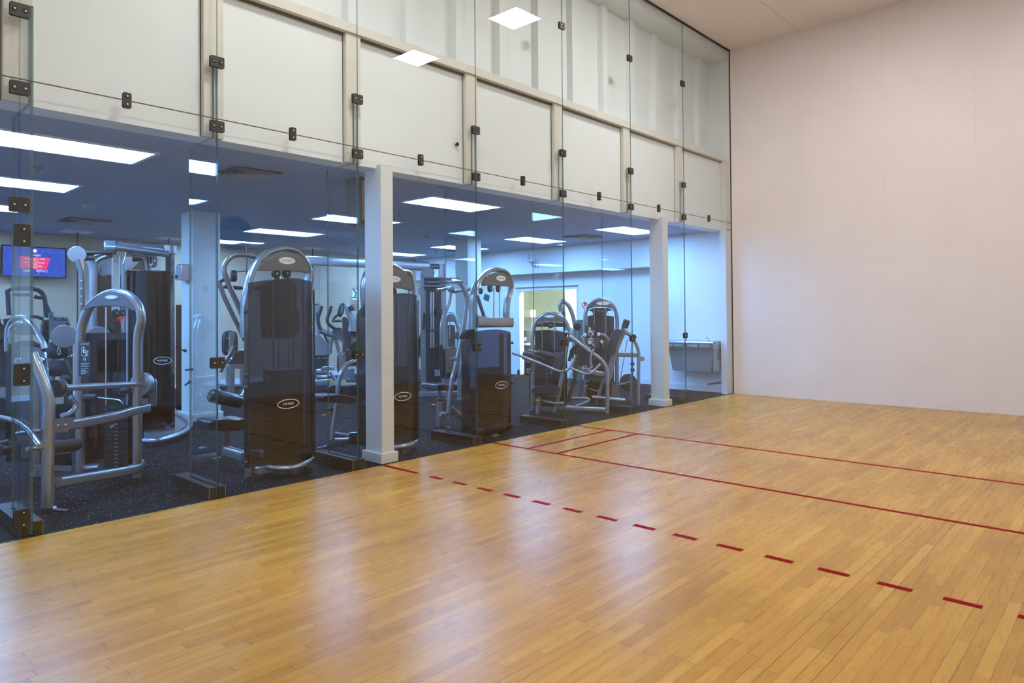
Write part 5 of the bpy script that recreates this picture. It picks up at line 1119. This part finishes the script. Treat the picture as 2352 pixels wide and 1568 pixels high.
PV = Pl((-4.6,-7.665,0),(0,-1,0)); MB().prism(PV.at(.0)(K3,[(22,345),(40,327),(88,330),(88,510),(12,508),(5,470)]),PV.n*.12).build('box',FS,t,bevel=.01); disc(t,'keyhole',M['black'],PV.at(.12),K3,(73,410),.01,.006)
PWL = Pl((XE-.001,-5,0),(1,0,0))
o = flat('exercise_notice','white printed notice with a stick figure, seen beside the slim white pillar','notice',PWL,Z4,[(945,48),(1052,48),(1052,250),(945,250)],paper,.005)
mb = MB(); c = PWL.at(.007)(Z4,[(998,105)])[0]
for a_,b_,w_ in (((-.05,.10),(.05,-.02),.016),((.05,-.02),(.0,-.12),.014),((-.10,-.12),(.1,-.12),.01),((.05,.10),(.12,.12),.012)):
    d_ = V((0,b_[0]-a_[0],b_[1]-a_[1])); mb.obox(c+V((0,(a_[0]+b_[0])/2,(a_[1]+b_[1])/2)),d_.normalized(),V((1,0,0)).cross(d_.normalized()),(1,0,0),d_.length/2,w_,.001)
for k in range(6): mb.obox(c-UP*(.2+.045*k),(0,1,0),UP,(1,0,0),.13-.03*(k%3),.006,.001)
o2 = mb.build('notice_print',M['black'],o,smooth=False)
# sign on the court's right wall, seen mirrored in the glass
t = thing('round_ball_sign','round blue sign with white lettering on the right-hand court wall, seen mirrored in the glass','sign',(6.1,-6.17,2.57))
MB().cyl((6.099,-6.17,2.865),(6.085,-6.17,2.865),.30,48).build('disc',mat('blue_sign',(.0,.06,.30),.5,spec=.1),t)
MB().text('penn',(6.082,-6.17,2.865),(0,-1,0),UP,.24,.0012,.25).build('sign_lettering',M['white_logo'],t)
mb = MB(); c = hit(472,662,(0,JY[1]-.0105,0),(0,1,0)); n_=40
mb.prism([c+V((math.cos(2*PI*k/n_)*(.036 if k%2 else .041)*1.15,0,math.sin(2*PI*k/n_)*(.028 if k%2 else .032))) for k in range(n_)],(0,-.0008,0))  # flat gold-grey scalloped oval on the fin face
tag(mb.build('oval_mark',mat('gold_grey_oval',(.36,.33,.27),.5)),'gold-grey scalloped oval on the second glass fin','oval_mark')
c = hit(1047,332,(-.129,0,0),(1,0,0)); tag(MB().cyl(c,c+V((.03,0,0)),.012,10).cyl(c+V((.025,0,0)),c+V((.03,0,0)),.022,10).build('wall_hook',M['black']),'small dark screw hook on the white upper wall panel','hook')

# ---- office behind the doorway
PO = Pl((0,1.3,0),(0,-1,0))
tag(flat('wall_shelf','thin dark shelf inside the office doorway','shelf',PO,K7,[(225,1018),(470,1015),(470,1026),(225,1028)],SD,.3),None)
tag(flat('paper_box','cream and white box on the office shelf','box',PO,K7,[(262,915),(425,912),(425,1014),(268,1016)],mat('cream_box',(.75,.68,.48),.6),.2),None)
tag(flat('wall_poster','pale poster with faint print on the office wall below the shelf','poster',Pl((0,1.35,0),(0,-1,0)),K7,[(255,1035),(372,1030),(372,1180),(258,1182)],paper,.01),None)
t = thing('office_desk','dark desk with white top inside the office doorway','desk',(-5.9,1.2,0))
PO2 = Pl((0,1.0,0),(0,-1,0)); MB().prism(PO2(K7,[(232,1372),(420,1380),(420,1396),(232,1390)]),PO2.n*.3).build('desk_top',paper,t,smooth=False)
MB().prism(PO2.at(-.1)(K7,[(232,1392),(420,1396),(420,1900),(232,1900)]),PO2.n*.3).build('drawer_unit',mat('dark_desk',(.12,.12,.14),.5),t,smooth=False)
tag(flat('desk_equipment','dark office equipment with pale fittings standing on the desk','office equipment',PO2.at(.1),K7,[(232,1195),(345,1195),(345,1370),(232,1370)],mat('dark_equipment',(.08,.09,.10),.5),.15),None)
o = MB()
tag(flat('white_cloth','crumpled white item hanging on the dark office equipment','cloth',PO2.at(.26),K7,[(248,1295),(285,1290),(300,1320),(285,1345),(255,1330)],paper,.02),None)

sc = bpy.context.scene
w = bpy.data.worlds.new('world'); sc.world = w; w.use_nodes = True
w.node_tree.nodes['Background'].inputs[0].default_value = (.5,.55,.6,1); w.node_tree.nodes['Background'].inputs[1].default_value = .15
sc.view_settings.view_transform = 'Standard'; sc.view_settings.look = 'None'; sc.view_settings.gamma = 1; sc.view_settings.use_curve_mapping = False
sc.view_settings.exposure = 1.55
for o in bpy.data.objects:
    if '_o' in o: del o['_o']
